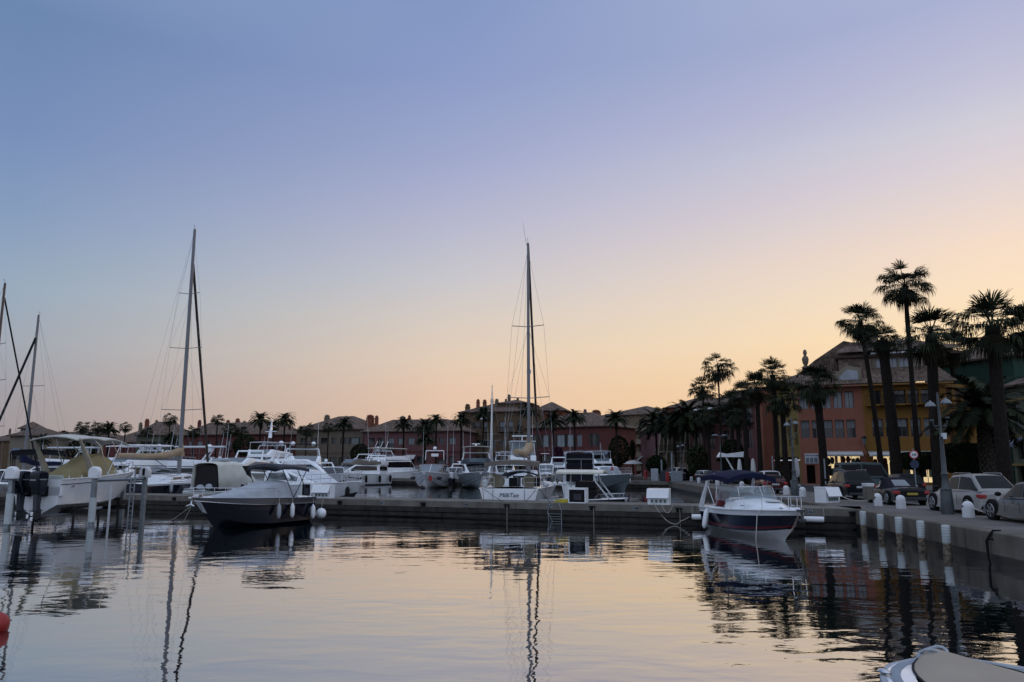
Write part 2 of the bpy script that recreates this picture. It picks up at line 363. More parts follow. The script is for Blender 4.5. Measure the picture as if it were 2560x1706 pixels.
class Loft:
    """x-stations (x, z0, z1, w0, w1): a cabin body; rounded top edges"""
    def __init__(s, st): s.st = st
    def at(s, x):
        st = s.st
        if x <= st[0][0]: return st[0]
        for a, b in zip(st, st[1:]):
            if x <= b[0]:
                k = (x-a[0])/max(1e-6, b[0]-a[0]); return tuple(lerp(p, q, k) for p, q in zip(a, b))
        return st[-1]
    def ring(s, a, r=.07, camber=.06):
        x, z0, z1, w0, w1 = a; h = z1-z0; r = min(r, h*.45, w1*.4)
        sl = (w0-w1)/max(h, 1e-3)
        h_ = [(w0, z0), (lerp(w0, w1, .5), lerp(z0, z1, .5)), (w1+sl*r, z1-r), (w1-r*.3, z1-r*.3), (w1-r, z1), (w1*.5, z1+camber*.75*min(1, h*3)), (0, z1+camber*min(1, h*3))]
        return [(x, y, z) for y, z in h_]+[(x, -y, z) for y, z in h_[::-1][1:]]
    def body(s, r=.07, camber=.06, sub=4, m=0, mb=None):
        mb = mb or MB(); xs = []
        for a, b in zip(s.st, s.st[1:]): xs += [lerp(a[0], b[0], i/sub) for i in range(sub)]
        xs.append(s.st[-1][0]); rows = [s.ring(s.at(x), r, camber) for x in xs]
        mb.grid(rows, m, flip=False)
        n = len(rows[0]); mb.add(rows[0], [tuple(range(n-1, -1, -1))], m); mb.add(rows[-1], [tuple(range(n))], m); return mb
    def side(s, poly, off=.012, mb=None, m=0, sides=(1, -1), n=8):
        """poly: top and bottom edge functions as [(x, f_bottom, f_top), ...]"""
        mb = mb or MB()
        for sd in sides:
            rows = []
            for a, b in zip(poly, poly[1:]):
                for i in range(n if b is poly[-1] else n):
                    k = i/n; rows.append([lerp(p, q, k) for p, q in zip(a, b)])
            rows.append(poly[-1]); g = []
            for x, f0, f1 in rows:
                _, z0, z1, w0, w1 = s.at(x); g.append([(x, sd*(lerp(w0, w1, lerp(f0, f1, j/3))+off), lerp(z0, z1, lerp(f0, f1, j/3))) for j in range(4)])
            mb.grid(g, m, flip=(sd > 0))
        return mb
    def topp(s, xa, xb, u0=-.9, u1=.9, off=.02, mb=None, m=0, camber=.06, n=5):
        mb = mb or MB(); g = []
        for i in range(n+1):
            x = lerp(xa, xb, i/n); _, z0, z1, w0, w1 = s.at(x); c = camber*min(1, (z1-z0)*3)
            g.append([(x, w1*lerp(u0, u1, j/6), z1+off+c*(1-lerp(u0, u1, j/6)**2)) for j in range(7)])
        return mb.grid(g, m, flip=True)
def slab(x0, x1, w0, w1, z0, z1, th=.05, arch=.12, m=0, mb=None, n=8, edge=.0, droop=0):
    """curved canopy / hardtop from x0 (half width w0, height z0) to x1"""
    mb = mb or MB(); rows = []
    for i in range(n+1):
        k = i/n; x = lerp(x0, x1, k); w_ = lerp(w0, w1, k); z = lerp(z0, z1, k)+droop*(1-(2*k-1)**2)
        top = [(x, w_*u, z+arch*(1-u*u)) for u in (-1, -.85, -.5, 0, .5, .85, 1)]; bot = [(a, b, c-th) for a, b, c in top[::-1]]
        rows.append(top+bot)
    mb.grid(rows, m, cu=True, flip=True); q = len(rows[0]); mb.add(rows[0], [tuple(range(q))], m); mb.add(rows[-1], [tuple(range(q-1, -1, -1))], m); return mb
def dome(p, parent, r=.28, m=None, name='radar_dome'):
    return MB().lathe([(r*.5, -r*.9), (r*.95, -r*.6), (r, 0), (r*.9, r*.45), (r*.55, r*.85), (.001, r)], 14, p).build(name, m or white, parent)
def radar(p, parent, w_=.9, name='radar_bar'):
    return MB().lathe([(.14, 0), (.13, .2), (.05, .25)], 10, p).box(p[0]-.06, p[0]+.06, p[1]-w_/2, p[1]+w_/2, p[2]+.25, p[2]+.36).build(name, white, parent, bevel=.02)
def whip(p, h, parent, lean=(-.1, 0), name='whip_antenna'):
    return MB().tube([p, (p[0]+lean[0]*h*.4, p[1]+lean[1]*h*.4, p[2]+h*.5), (p[0]+lean[0]*h, p[1]+lean[1]*h, p[2]+h)], [.022, .016, .008], 5).build(name, white, parent)
def fender(p, label, rz=0, l=.6, r=.12, m=None, tilt=0, cat='fender', group='fenders hanging from the boats', line=.5):
    m = m or white; o = MB().lathe([(.02, -l/2-.05), (r*.5, -l/2-.02), (r*.95, -l/2+.1), (r, 0), (r*.95, l/2-.1), (r*.45, l/2+.02), (.03, l/2+.07)], 12)
    r_ = thing('fender', p, rz, label, cat, group); r_.rotation_euler = (0, tilt, rz)
    o.build('bumper', m, r_); MB().tube([(0, 0, l/2+.05), (0, 0, l/2+line)], .012, 5).build('line', rope, r_)
    return r_
def yacht(label, px, wy, rz, L, B, fb=1.5, fs=1.1, style='fly', hm=None, X=None, name='motor_yacht', cat='yacht', dz=0, **k):
    p = G(px, wy); hm = hm or white
    b = Boat(name, label, cat, (p.x, p.y, dz), R(rz), L, B, fb, fs, rake=k.get('rake', L*.13), fine=k.get('fine', 2.2), chine=k.get('chine', .86), group=k.get('group', 'motor yachts moored behind the pier'))
    b.hull([hm, k.get('bm', navy), k.get('sm', black)], k.get('bands', ((-1, -.02, 1), (-.02, .04, 2), (.04, 1, 0))))
    b.deck(white); b.rub(k.get('rm', white), .035)
    H = k.get('H', 1.25); x0 = -L*k.get('xa', .32); xf = L*k.get('xf', .22); sl = k.get('sl', L*.12); wr = k.get('w', .40)*B; zb = b.zs(.4)-.12
    lf = Loft([(x0, b.zs(.15)-.1, zb+H, wr, wr*.90), (xf-sl-.05, zb, zb+H+.04, wr*.98, wr*.86), (xf-sl*.45, zb+.05, zb+H*.62, wr*.9, wr*.74), (xf, zb+.12, zb+.26, wr*.68, wr*.56)])
    lf.body(.12, .08).build('cabin', k.get('cm', white), b.r)
    gm = k.get('gm', glass)
    lf.topp(xf-sl*.92, xf-.12, -.93, .93, .015, camber=.08).build('windscreen', k.get('wm', gm), b.r)
    if k.get('mullion', 1):
        lf.topp(xf-sl*.94, xf-.1, -.02, .02, .028, camber=.08).build('mullion', white, b.r)
    lf.side([(x0+L*.04, .45, .86), (x0+L*.2, .42, .88), (xf-sl-.1, .42, .88), (xf-sl*.62, .45, .8)]).build('side_window', gm, b.r)
    if k.get('hw', 0):
        mbw = MB()
        for sd in (1, -1):
            g = [[b.P(lerp(.45, .68, i/6), v, sd)+Vector((0, sd*.012, 0)) for v in (.5, .68)] for i in range(7)]
            mbw.grid(g, 0, flip=(sd < 0))
        mbw.build('hull_window', glass, b.r)
    zt = zb+H+.1; ax = x0+L*.1
    if style in ('fly', 'flyhard', 'sport'):
        fh = k.get('fh', .75)
        l2 = Loft([(x0-.2, zt-.04, zt+fh*.55, wr*.97, wr*.95), (x0+L*.2, zt-.04, zt+fh*.8, wr*.97, wr*.93), (xf-sl-.5, zt-.04, zt+fh, wr*.86, wr*.78), (xf-sl*.75, zt-.06, zt+fh*.25, wr*.7, wr*.6)])
        l2.body(.08, -.0, m=0).build('flybridge', k.get('fm', white), b.r)
        l2.topp(xf-sl-.48, xf-sl*.8, -.8, .8, .012, camber=0).build('flybridge_screen', bglass, b.r)
        sx = x0+L*.12; mbx = MB()
        for sd in (1, -1):
            mbx.tube([(sx+.55, sd*wr*.9, zt+fh*.5), (sx-.15, sd*wr*.84, zt+fh+.75)], [.11, .07], 6)
        mbx.tube([(sx-.15, -wr*.84, zt+fh+.75), (sx-.15, wr*.84, zt+fh+.75)], .08, 6).build('radar_arch', white, b.r)
        if style != 'sport':
            radar((sx-.15, 0, zt+fh+.8), b.r, min(1.3, B*.3)); dome((sx-.1, wr*.55, zt+fh+1.1), b.r, k.get('dr', .28))
            if k.get('dome2', 1): dome((sx-.1, -wr*.55, zt+fh+1.05), b.r, k.get('dr', .28)*.8)
        if style == 'flyhard' or k.get('bim'):
            tz = zt+fh+1.25
            slab(x0+.1, xf-sl-.9, wr*.9, wr*.8, tz, tz-.05, .07, .1).build('hardtop' if style == 'flyhard' else 'bimini', k.get('bimm', white), b.r)
            mp = MB()
            for sd in (1, -1):
                for xx in (x0+.6, xf-sl-1.3): mp.tube([(xx, sd*wr*.85, zt+fh*.6), (xx-.2, sd*wr*.84, tz)], .03, 6)
            mp.build('bimini_frame', chrome, b.r)
        if k.get('rails', 1): 
            mp = MB()
            for sd in (1, -1):
                mp.tube([(x0-.1, sd*wr*.93, zt+fh*.55+.35), (x0+L*.15, sd*wr*.92, zt+fh*.7+.35)], .016, 5)
                for q in range(4): mp.tube([(x0-.1+q*L*.045, sd*wr*.93, zt+fh*.5), (x0-.1+q*L*.045, sd*wr*.93, zt+fh*.58+.33)], .014, 5)
            mp.build('flybridge_rail', chrome, b.r)
    elif style == 'arch' or style == 'hardtop':
        sx = x0+L*.02; mbx = MB(); tz = zt+.5
        for sd in (1, -1): mbx.tube([(sx+.7, sd*wr*1.02, zb+.1), (sx+.25, sd*wr*.98, zt), (sx-.05, sd*wr*.88, tz)], [.14, .11, .07], 6)
        mbx.tube([(sx-.05, -wr*.88, tz), (sx-.05, wr*.88, tz)], .08, 6).build('radar_arch', white, b.r)
        if style == 'hardtop': slab(sx-1.6, xf-sl*.9, wr*.98, wr*.9, tz, zt+.12, .1, .12).build('hardtop', k.get('bimm', white), b.r)
        dome((sx, wr*.4, tz+.3), b.r, k.get('dr', .22)); radar((sx, -wr*.2, tz+.08), b.r, .7)
    if k.get('whips', 1):
        whip((x0+.5, wr*.85, zt), k.get('wh', 3.5), b.r)
        if k.get('whips', 1) > 1: whip((x0+.6, -wr*.85, zt), k.get('wh', 3.5)*.9, b.r, (-.05, 0))
    b.rail(t0=k.get('rt', .42), h=k.get('rh', .6), mid=k.get('mid', 1), r=.016)
    if k.get('stern', 0):    # cockpit seen from astern: dark saloon door, transom steps
        MB().box(x0-.03, x0+.0, -wr*.75, wr*.6, zb-.1, zb+H*.9).build('saloon_door', glass, b.r)
        MB().box(-L/2-.75, -L/2-.02, -B*.42, B*.42, .28, .38).build('swim_platform', white2, b.r, bevel=.03)
        slab(-L/2+.2, x0+.3, wr*1.0, wr*.95, zt-.02, zt+.0, .09, .04).build('cockpit_overhang', white, b.r)
        mp = MB()
        for sd in (1, -1): mp.tube([(-L/2+.5, sd*wr*.95, zb-.1), (-L/2+.5, sd*wr*.95, zt)], .05, 6)
        mp.build('cockpit_post', white, b.r)
    anch = MB().box(L/2-.35, L/2+.1, -.07, .07, b.fb-.03, b.fb+.05).box(L/2-.1, L/2+.05, -.16, .16, b.fb-.3, b.fb-.05)
    anch.build('anchor', k.get('am', chrome), b.r, bevel=.015)
    b.lf = lf; b.zt = zt; b.zb = zb; b.wr = wr; b.x0 = x0; b.xf = xf
    return b
def sailrig(b, xm, zd, H, boomL, boomz, spreaders, mastm, boomm, sd=1, rake=.0, bow=None, stern=None, jib=None, furl=.055, mr_=.11, capw=None, parent=None, fore_frac=1.0, by=0):
    """mast, boom with stowed sail, forestay, shrouds and spreaders; local coords of b.r"""
    r = b.r
    MB().tube([(xm, 0, zd), (xm-rake*H*.5, 0, zd+H*.5), (xm-rake*H, 0, zd+H)], [mr_, mr_*.95, mr_*.7], 10).build('mast', mastm, r)
    def mx(z): return xm-rake*(z-zd)
    zt = zd+H; W_ = MB(); bw = bow or b.L/2-.2; sn = stern if stern is not None else -b.L/2+.2; cw = b.B*.46
    zf = zd+H*fore_frac
    MB().tube([(bw, 0, b.fb+.15), (mx(zf)+.1, 0, zf)], furl, 7).build('furled_jib', jib or mastm, r)
    for y in (.25, -.25): W_.tube([(sn, y*2, b.fs+.2), (mx(zt), 0, zt)], .009, 3, cap=False)
    prev = [(cw, xm-.3, b.fs+.3)]
    for i, (z, wdt) in enumerate(spreaders):
        sp_ = MB().tube([(mx(z)-.25, -wdt, z+.06), (mx(z), 0, z), (mx(z)-.25, wdt, z+.06)], .03, 5); sp_.build('spreader', alu, r)
    for s_ in (1, -1):
        pts = [(xm-.3, s_*cw, b.fs+.3)]+[(mx(z)-.25, s_*wd, z+.06) for z, wd in spreaders]+[(mx(zd+H*.97), 0, zd+H*.97)]
        for a, c in zip(pts, pts[1:]): W_.tube([a, c], .009, 3, cap=False)
        z0, w0 = spreaders[0]; W_.tube([(xm-.3, s_*cw*.95, b.fs+.3), (mx(z0), 0, z0-.1)], .008, 3, cap=False)
        for (z0, w0), (z1, w1) in zip(spreaders, spreaders[1:]): W_.tube([(mx(z0)-.25, s_*w0, z0+.06), (mx(z1), 0, z1-.1)], .008, 3, cap=False)
        W_.tube([(xm-1.0, s_*cw, b.fs+.3), (mx(spreaders[-1][0]), 0, spreaders[-1][0]+.2)], .008, 3, cap=False)
    W_.build('rigging_wire', galv, r, smooth=False)
    MB().tube([(mx(zt), .0, zt), (mx(zt)+.0, 0, zt+.12)], .09, 6).tube([(mx(zt)-.1, 0, zt+.1), (mx(zt)-.1, 0, zt+.5)], .012, 4).tube([(mx(zt)-.3, 0, zt+.35), (mx(zt)+.1, 0, zt+.35)], .01, 4).build('wind_vane', alu, r)
    if boomL:
        e = (xm-boomL, 0, boomz+.05)
        MB().tube([(xm, 0, boomz-.12), (e[0], by, e[2]-.12)], .09, 8).build('boom', alu, r)
        n = 10; pts = []; rs = []
        for i in range(n+1):
            k = i/n; pts.append((xm+.15-(boomL)*k, by*k, boomz+.12+(.55*(1-k)**6)+.03*math.sin(k*9))); rs.append((.30-.12*k)*(1+.06*math.sin(i*2.7)))
        MB().tube(pts, rs, 9).tube([(xm+.12, 0, boomz+.2), (xm+.08, 0, boomz+1.35)], [.32, .14], 8).build('sail_cover', boomm, r)
        MB().tube([(xm-.05, 0, zd+.3), (xm-boomL*.4, by*.4, boomz-.15)], .035, 5).build('vang', alu, r)
# ================================================================ foreground boats
# --- dark blue cruiser moored in front of the pier (left)
silver = mat('hull_silver', (.13, .135, .145), .22, metal=.5, var=.05)
b = Boat('motorboat', 'dark blue cruiser under grey covers moored bow out before the pier', 'motorboat', (-12.9, 38.6, 0), R(-113), 7.4, 2.65, 1.48, 1.28, rake=1.5, fine=2.0, chine=.84)
b.hull([navy, silver, black], ((-1, .76, 0), (.76, 1, 1)), nt=30)
b.rub(chrome, .028, .76); b.rub(silver, .02, 1.0, name='gunwale')
b.deck(white, camber=.10)
mbw = MB()
for sd in (1, -1): mbw.grid([[b.P(lerp(.25, .74, i/8), lerp(.5+.1*(1-i/8), .68, j/2), sd)+Vector((0, sd*.01, 0)) for j in range(3)] for i in range(9)], 0, flip=(sd < 0))
mbw.build('hull_window', glass, b.r)
lf = Loft([(-2.3, 1.22, 1.75, 1.12, 1.0), (-1.7, 1.25, 2.08, 1.12, .9), (-.9, 1.3, 2.05, 1.08, .8), (.6, 1.3, 1.72, .95, .7), (2.0, 1.35, 1.53, .75, .55), (3.0, 1.38, 1.46, .45, .35)])
o = lf.body(.1, .1, sub=6).build('foredeck_cover', lgreyc, b.r)
MB().box(-3.5, -1.6, -1.05, 1.05, 1.1, 1.34).build('cockpit_side', white, b.r, bevel=.06)
MB().box(-1.9, -1.75, -.95, .95, 1.3, 1.9).build('windscreen', glass, b.r)
slab(-3.1, -.9, 1.12, 1.06, 2.72, 2.84, .14, .16, droop=.06).build('bimini', greyc, b.r)
mb = MB()
for sd in (1, -1):
    mb.tube([(-1.9, sd*1.15, 1.3), (-2.9, sd*1.12, 2.72)], .022, 6).tube([(-1.9, sd*1.15, 1.3), (-1.0, sd*1.08, 2.78)], .022, 6).tube([(-3.2, sd*1.1, 1.3), (-2.1, sd*1.12, 2.76)], .022, 6)
mb.build('bimini_frame', greyc, b.r)
b.rail(t0=.36, h=.46, r=.018, post=5, out=.25, ins=.1)
mb = MB().box(3.35, 3.85, -.09, .09, 1.45, 1.53).box(3.2, 3.5, -.16, .16, 1.47, 1.63); mb.tube([(3.7, 0, 1.41), (3.85, .1, 1.2), (3.8, .25, 1.12)], .04, 6).tube([(3.85, .1, 1.2), (3.8, -.2, 1.12)], .04, 6)
mb.build('anchor', chrome, b.r, bevel=.01)
MB().grid([[b.P(t, v, sd)+Vector((.012, sd*.012, 0)) for v in (-.1, .2, .5, .74)] for t, sd in ((.975, 1), (1, 1), (1, -1), (.975, -1))], 0, flip=True).build('stem_plate', chrome, b.r)
MB().box(-4.2, -3.6, -1.15, 1.15, .3, .4).build('swim_platform', white2, b.r, bevel=.02)
BM = Matrix.Translation(b.r.location) @ Matrix.Rotation(R(-113), 4, 'Z')
for t, dz, rr, lab in ((.44, -.62, .11, 'grey fender hanging amidships on the dark blue cruiser'), (.30, -.62, .12, 'white fender hanging aft of midships on the dark blue cruiser'), (.06, -.75, .13, 'long white fender at the stern quarter of the dark blue cruiser')):
    p = b.P(t, 1, 1); p = BM @ Vector((p.x, p.y+.12, p.z+dz)); fender(p, lab, l=.62, r=rr, m=white if t < .4 else lgreyc, line=.35)
f = thing('fender', BM @ Vector((-3.95, 1.35, .42)), 0, 'round white ball fender at the stern of the dark blue cruiser', 'fender', 'fenders hanging from the boats')
MB().ball((0, 0, 0), .27, 16, 10).build('bumper', white, f); MB().tube([(0, 0, .25), (.1, 0, .9)], .012, 5).build('line', rope, f)
for i, (a, c) in enumerate((((3.5, .1, 1.3), (-16.9, 37.2, -.05)), ((3.5, -.1, 1.3), (-15.4, 36.3, -.05)))):
    s_ = BM @ Vector(a); e = Vector(c); m_ = (s_+e)/2-Vector((0, 0, .12))
    tag(MB().tube([s_, m_, e], .014, 5).build('mooring_line', rope), ['slack mooring line running left from the dark cruiser bow into the water', 'steep mooring line dropping from the dark cruiser bow into the water'][i], 'rope', 'mooring lines')
# --- navy and white cruiser with red pinstripes (right)
pin = mat('red_pinstripe', (.35, .01, .02), .3)
b = Boat('motorboat', 'navy and white cruiser with red pinstripes and a navy canopy beside the quay', 'motorboat', (10.43, 33.4, 0), R(-83.5), 7.6, 2.62, 1.24, 1.02, rake=1.4, fine=2.1, chine=.9)
b.zc = lambda t: .24+.26*max(0, (t-.35)/.65)**2.2
b.hull([white, navy2, pin], ((-1, -.02, 0), (-.02, .10, 1), (.10, .125, 2), (.125, .16, 1), (.16, .18, 2), (.18, .74, 1), (.74, 1, 0)), nt=30, transom=0)
b.rub(white, .03, 1.0); b.rub(white2, .02, .75, name='belt_line')
b.deck(white, camber=.14)
lf = Loft([(-.9, .98, 1.50, 1.12, 1.02), (.2, 1.0, 1.48, 1.1, .92), (1.9, 1.05, 1.32, .75, .5), (3.0, 1.12, 1.2, .3, .2)])
lf.body(.1, .12, sub=6).build('foredeck', white, b.r)
MB().lathe([(.30, 0), (.31, .03), (.27, .05)], 18, (1.55, 0, 1.46)).build('deck_hatch', white2, b.r)
# wrap-round windscreen
def screen(b, x0, x1, w0, z0, h, m, fm, lean=.45, name='windscreen'):
    g = []; tube = []; base = []
    for i in range(17):
        a = math.pi*(i/16-.5); x = x0+(x1-x0)*math.cos(a)**.8 if abs(math.cos(a)) > 1e-6 else x0; y = w0*math.sin(a)
        bt = Vector((x, y, z0-.02*abs(math.sin(a)))); tp = Vector((x-lean*max(.15, math.cos(a)), y*.93, z0+h))
        g.append([bt, tp]); tube.append(tp); base.append(bt)
    s_ = MB().grid(g, 0, flip=True).build(name, m, b.r)
    mm = MB().tube(tube, .02, 6).tube(base, .015, 5)
    for i in (0, 4, 8, 12, 16): mm.tube(g[i], .014, 5)
    mm.build('screen_frame', fm, s_); return s_
screen(b, -1.7, .75, 1.16, 1.44, .58, clear, chrome)
MB().box(-3.75, -1.0, -1.12, 1.12, .7, 1.1).build('cockpit_side', white, b.r, bevel=.08)
MB().box(-2.6, -2.1, -.9, -.3, 1.1, 1.75).box(-1.3, -1.0, -.9, -.2, 1.1, 1.5).box(-2.6, -2.1, .2, .8, 1.1, 1.7).build('helm_seat', redd, b.r, bevel=.08)
mb = MB()
for sd in (1, -1): mb.tube([(-3.6, sd*1.17, 1.0), (-3.1, sd*1.15, 1.7), (-2.7, sd*1.08, 2.3), (-2.3, sd*.95, 2.5)], [.12, .09, .07, .06], 8)
mb.tube([(-2.35, -.95, 2.5), (-2.2, 0, 2.6), (-2.35, .95, 2.5)], .06, 8).build('radar_arch', white, b.r)
slab(-3.3, -.4, 1.2, 1.08, 2.40, 2.34, .2, .26, droop=.10).build('canopy', navyc, b.r)
mb = MB()
for sd in (1, -1): mb.tube([(-2.0, sd*1.1, 1.1), (-1.0, sd*1.02, 2.36)], .02, 6).tube([(-2.0, sd*1.1, 1.1), (-3.1, sd*1.1, 2.38)], .02, 6)
mb.build('canopy_frame', chrome, b.r)
b.rail(t0=.40, h=.52, r=.02, post=4, out=.3, ins=.16)
mb = MB().box(3.1, 4.0, -.1, .1, 1.2, 1.27).tube([(3.9, 0, 1.18), (3.95, 0, .95)], .05, 6).tube([(3.75, -.2, .92), (3.98, -.06, .86), (3.98, .06, .86), (3.75, .2, .92)], [.02, .07, .07, .02], 6)
mb.build('anchor', mat('dark_iron', (.03, .03, .035), .5), b.r)
mb = MB()
for p in ((2.9, .32), (2.9, -.32), (-3.5, 1.1), (-3.5, -1.1), (1.0, 1.1), (1.0, -1.1)): mb.tube([(p[0]-.12, p[1], 1.28 if p[0] > 0 else 1.14), (p[0]+.12, p[1], 1.28 if p[0] > 0 else 1.14)], .022, 6)
mb.build('deck_cleat', chrome, b.r)
text('Mariah Z', .16, b.r, (1.55, -1.33, .95), (math.pi/2, 0, R(-13)), mat('pale_letter', (.25, .27, .3), .4)).hide_render = False
bpy.data.objects.remove(bpy.data.objects['lettering'])
CM = Matrix.Translation(b.r.location) @ Matrix.Rotation(R(-83.5), 4, 'Z')
p = b.P(.18, 1, -1); fender(CM @ Vector((p.x, p.y-.14, .55)), 'long white fender on the near side of the navy and white cruiser', l=.8, r=.13, tilt=.0, line=.35).rotation_euler = (R(-5), R(14), R(10))
s_ = CM @ Vector((2.3, -.85, 1.2)); e = CM @ Vector((2.45, -1.22, -.05))
tag(MB().tube([s_, CM @ Vector((2.38, -1.08, 1.0)), e], .02, 5).build('mooring_line', rope), 'grey line hanging over the navy cruiser bow into the water', 'rope', 'mooring lines')
# --- white twin outboard boat on a lift (left)
A0 = Vector((-22.95, 42.5, .92)); AH = R(86)
b = Boat('motorboat', 'white centre console boat with twin outboards raised on a boat lift', 'motorboat', A0, AH, 8.3, 2.7, 1.75, 1.35, rake=1.4, fine=2.3, chine=.86)
b.zs = lambda t: 1.32+.42*t**1.3
b.hull([white, white2, white], ((-1, 0, 0), (0, 1, 0)), nt=28, transom=0)
b.rub(greyc, .018, .8, name='belt_line'); b.rub(white, .035, 1.0)
b.deck(white, t0=.5, camber=.1)
MB().box(-3.9, 0, -1.1, 1.1, .85, .9).build('cockpit_floor', white2, b.r)
mb = MB()
for sd in (1, -1):
    mb.grid([[(x, sd*(b.bs(b.t_of(x))-i_), b.zs(b.t_of(x))+z_) for i_, z_ in ((.0, 0), (.22, .0), (.24, -.3))] for x in [-4.1+i*.42 for i in range(11)]], 0, flip=(sd > 0))
mb.box(-4.15, -3.9, -1.2, 1.2, .5, .98).build('gunwale', white, b.r, bevel=.03)
MB().box(-3.7, -3.1, -1.02, 1.02, .85, 1.36, tx=.02).box(-3.78, -3.62, -1.0, 1.0, 1.1, 1.52, tx=.03, ty=.05).build('stern_bench', mat('vinyl_sage', (.30, .33, .31), .6, var=.08), b.r, bevel=.07)
lf = Loft([(-2.2, 1.25, 1.7, .98, .85), (-1.5, 1.25, 2.1, 1.0, .7), (-.6, 1.25, 2.5, 1.0, .68), (.4, 1.3, 2.5, .98, .66), (1.1, 1.35, 2.35, .85, .5), (1.7, 1.4, 1.6, .6, .4)])
mb = lf.body(.25, .1, sub=6); rnd = random.Random(3)
mb.v = [(x, y+.05*noise.noise(Vector((x*2, y*2, z*2))), z+.09*noise.noise(Vector((x*1.7, y*2.3, z))) if z > 1.4 else z) for x, y, z in mb.v]
mb.build('console_cover', olive, b.r)
MB().tube([(.9, .2, 2.3), (1.3, .1, 2.1), (1.55, 0, 1.5)], [.3, .35, .42], 9).build('bow_cover', tan, b.r)
mb = MB()
for sd in (1, -1): mb.tube([(-1.7, sd*1.22, 1.35), (-2.3, sd*1.24, 2.3), (-3.1, sd*1.22, 3.35)], [.2, .15, .06], 7)
mb.build('arch_leg', mat('cream_arch', (.34, .31, .24), .5), b.r)
mb = slab(-3.3, -.9, 1.25, 1.2, 3.28, 3.34, .05, .2, droop=.1); slab(-.9, 2.0, 1.2, .95, 3.34, 3.12, .05, .16, mb=mb, droop=.16)
mb.build('bimini', mat('bimini_white', (.50, .50, .46), .85, var=.06, bump=.3, bs=5), b.r)
mb = MB()
for sd in (1, -1):
    mb.tube([(-.4, sd*1.2, 1.5), (-1.2, sd*1.2, 3.0), (-1.6, sd*1.0, 3.38)], .024, 6).tube([(-.4, sd*1.2, 1.5), (1.0, sd*1.05, 3.3)], .024, 6).tube([(1.6, sd*1.0, 1.6), (.8, sd*1.08, 2.4), (-.2, sd*1.2, 3.3)], .022, 6)
mb.build('bimini_frame', chrome, b.r)
b.rail(t0=.52, h=.5, r=.018, post=5, out=.1)
mb = MB()
for x in (-3.6, -2.6): mb.tube([(x, -1.2, 1.35), (x, -1.2, 1.5)], .03, 6)
mb.box(-3.4, -3.2, -1.27, -1.2, .95, 1.02).build('deck_cleat', chrome, b.r)
for k, sd in enumerate((.42, -.42)):
    ob = MB(); ob.prism([(-4.35, 1.02), (-4.3, 1.55), (-4.45, 1.72), (-4.95, 1.74), (-5.12, 1.6), (-5.15, 1.15), (-5.0, .92), (-4.9, .62), (-4.5, .62)], sd-.24, sd+.24, 'y')
    root = ob.build('outboard_motor', navy, b.r, bevel=.07)
    MB().prism([(-4.5, .64), (-4.9, .64), (-4.85, -.1), (-5.0, -.45), (-4.85, -.6), (-4.45, -.5), (-4.45, -.15), (-4.55, 0)], sd-.09, sd+.09, 'y').box(-5.0, -4.4, sd-.16, sd+.16, -.17, -.13).build('lower_unit', mat('motor_leg', (.01, .015, .03), .4), root, bevel=.02)
    mp = MB()
    for q in range(3):
        a = q*2.09; mp.box(-5.12, -5.04, sd-.06+.14*math.cos(a), sd+.06+.14*math.cos(a), -.5+.14*math.sin(a), -.3+.14*math.sin(a))
    mp.build('propeller', chrome, root, bevel=.02)
    MB().box(-5.165, -5.14, sd-.15, sd+.15, 1.28, 1.34).box(-5.0, -4.5, sd-.255, sd+.255, 1.3, 1.35).build('maker_band', mat('pale_letter', (.25, .27, .3), .4), root)
    MB().box(-4.55, -4.1, sd-.14, sd+.14, .5, 1.0).build('motor_bracket', black, root, bevel=.02)
# boat lift: four piles with motor housings, beams, cradle, ladder
AM = Matrix.Translation((A0.x, A0.y, 0)) @ Matrix.Rotation(AH, 4, 'Z')
lift = thing('boat_lift', (A0.x, A0.y, 0), AH, 'steel boat lift with white motor housings around the twin outboard boat', 'boat lift')
LI = AM.inverted()
wrap = mat('pile_wrap', (.50, .55, .56), .6, var=.1, vs=4, grime=.3)
piles = [(D(30, 1200, 37.3), 1.5), (D(237, 1200, 38.6), 1.0), (D(312, 1180, 45.0), 1.4), (D(363, 1196, 43.2), 1.4)]
for i, (p, wl) in enumerate(piles):
    q = LI @ Vector((p.x, p.y, 0)); top_ = 2.25 if i != 2 else 2.05
    c = MB().box(q.x-.105, q.x+.105, q.y-.105, q.y+.105, -1.5, top_).build('pile', galv, lift, bevel=.01)
    if i in (0, 1): MB().lathe([(.165, .18), (.165, 1.35 if i else 1.6)], 14, (q.x, q.y, 0)).build('pile_wrap', wrap, c)
    # D-shaped housing
    prof = [(-.27, 0), (.27, 0)]+[(.27*math.cos(a), .33+.27*math.sin(a)) for a in [math.pi*j/10 for j in range(11)]]
    m2 = MB().prism(prof, q.x-.2, q.x+.16, 'x'); m2.v = [(x, y+q.y, z+top_+.02) for x, y, z in m2.v]
    h_ = m2.build('motor_housing', white2 if i > 1 else white, lift, bevel=.05)
    if i > 1: MB().box(q.x-.215, q.x-.195, q.y-.07, q.y+.07, top_+.12, top_+.5).build('housing_slot', black, h_)
qs = [LI @ Vector((p.x, p.y, 0)) for p, _ in piles]
mb = MB().tube([(qs[1].x, qs[1].y, 2.2), (qs[3].x, qs[3].y, 2.2)], .09, 4).tube([(qs[0].x, qs[0].y, 2.1), (qs[2].x, qs[2].y, 2.0)], .07, 4)
mb.build('top_beam', galv, lift, smooth=False)
mb = MB()
for x in (-2.6, 1.6): mb.box(x-.12, x+.12, -2.0, 2.0, .52, .74)
mb.box(-3.2, 2.4, -.75, -.6, .74, 1.0).box(-3.2, 2.4, .6, .75, .74, 1.0)
for x in (-2.6, 1.6):
    for y in (-.67, .67): mb.box(x-.06, x+.06, y-.2, y+.2, .74, 1.15)
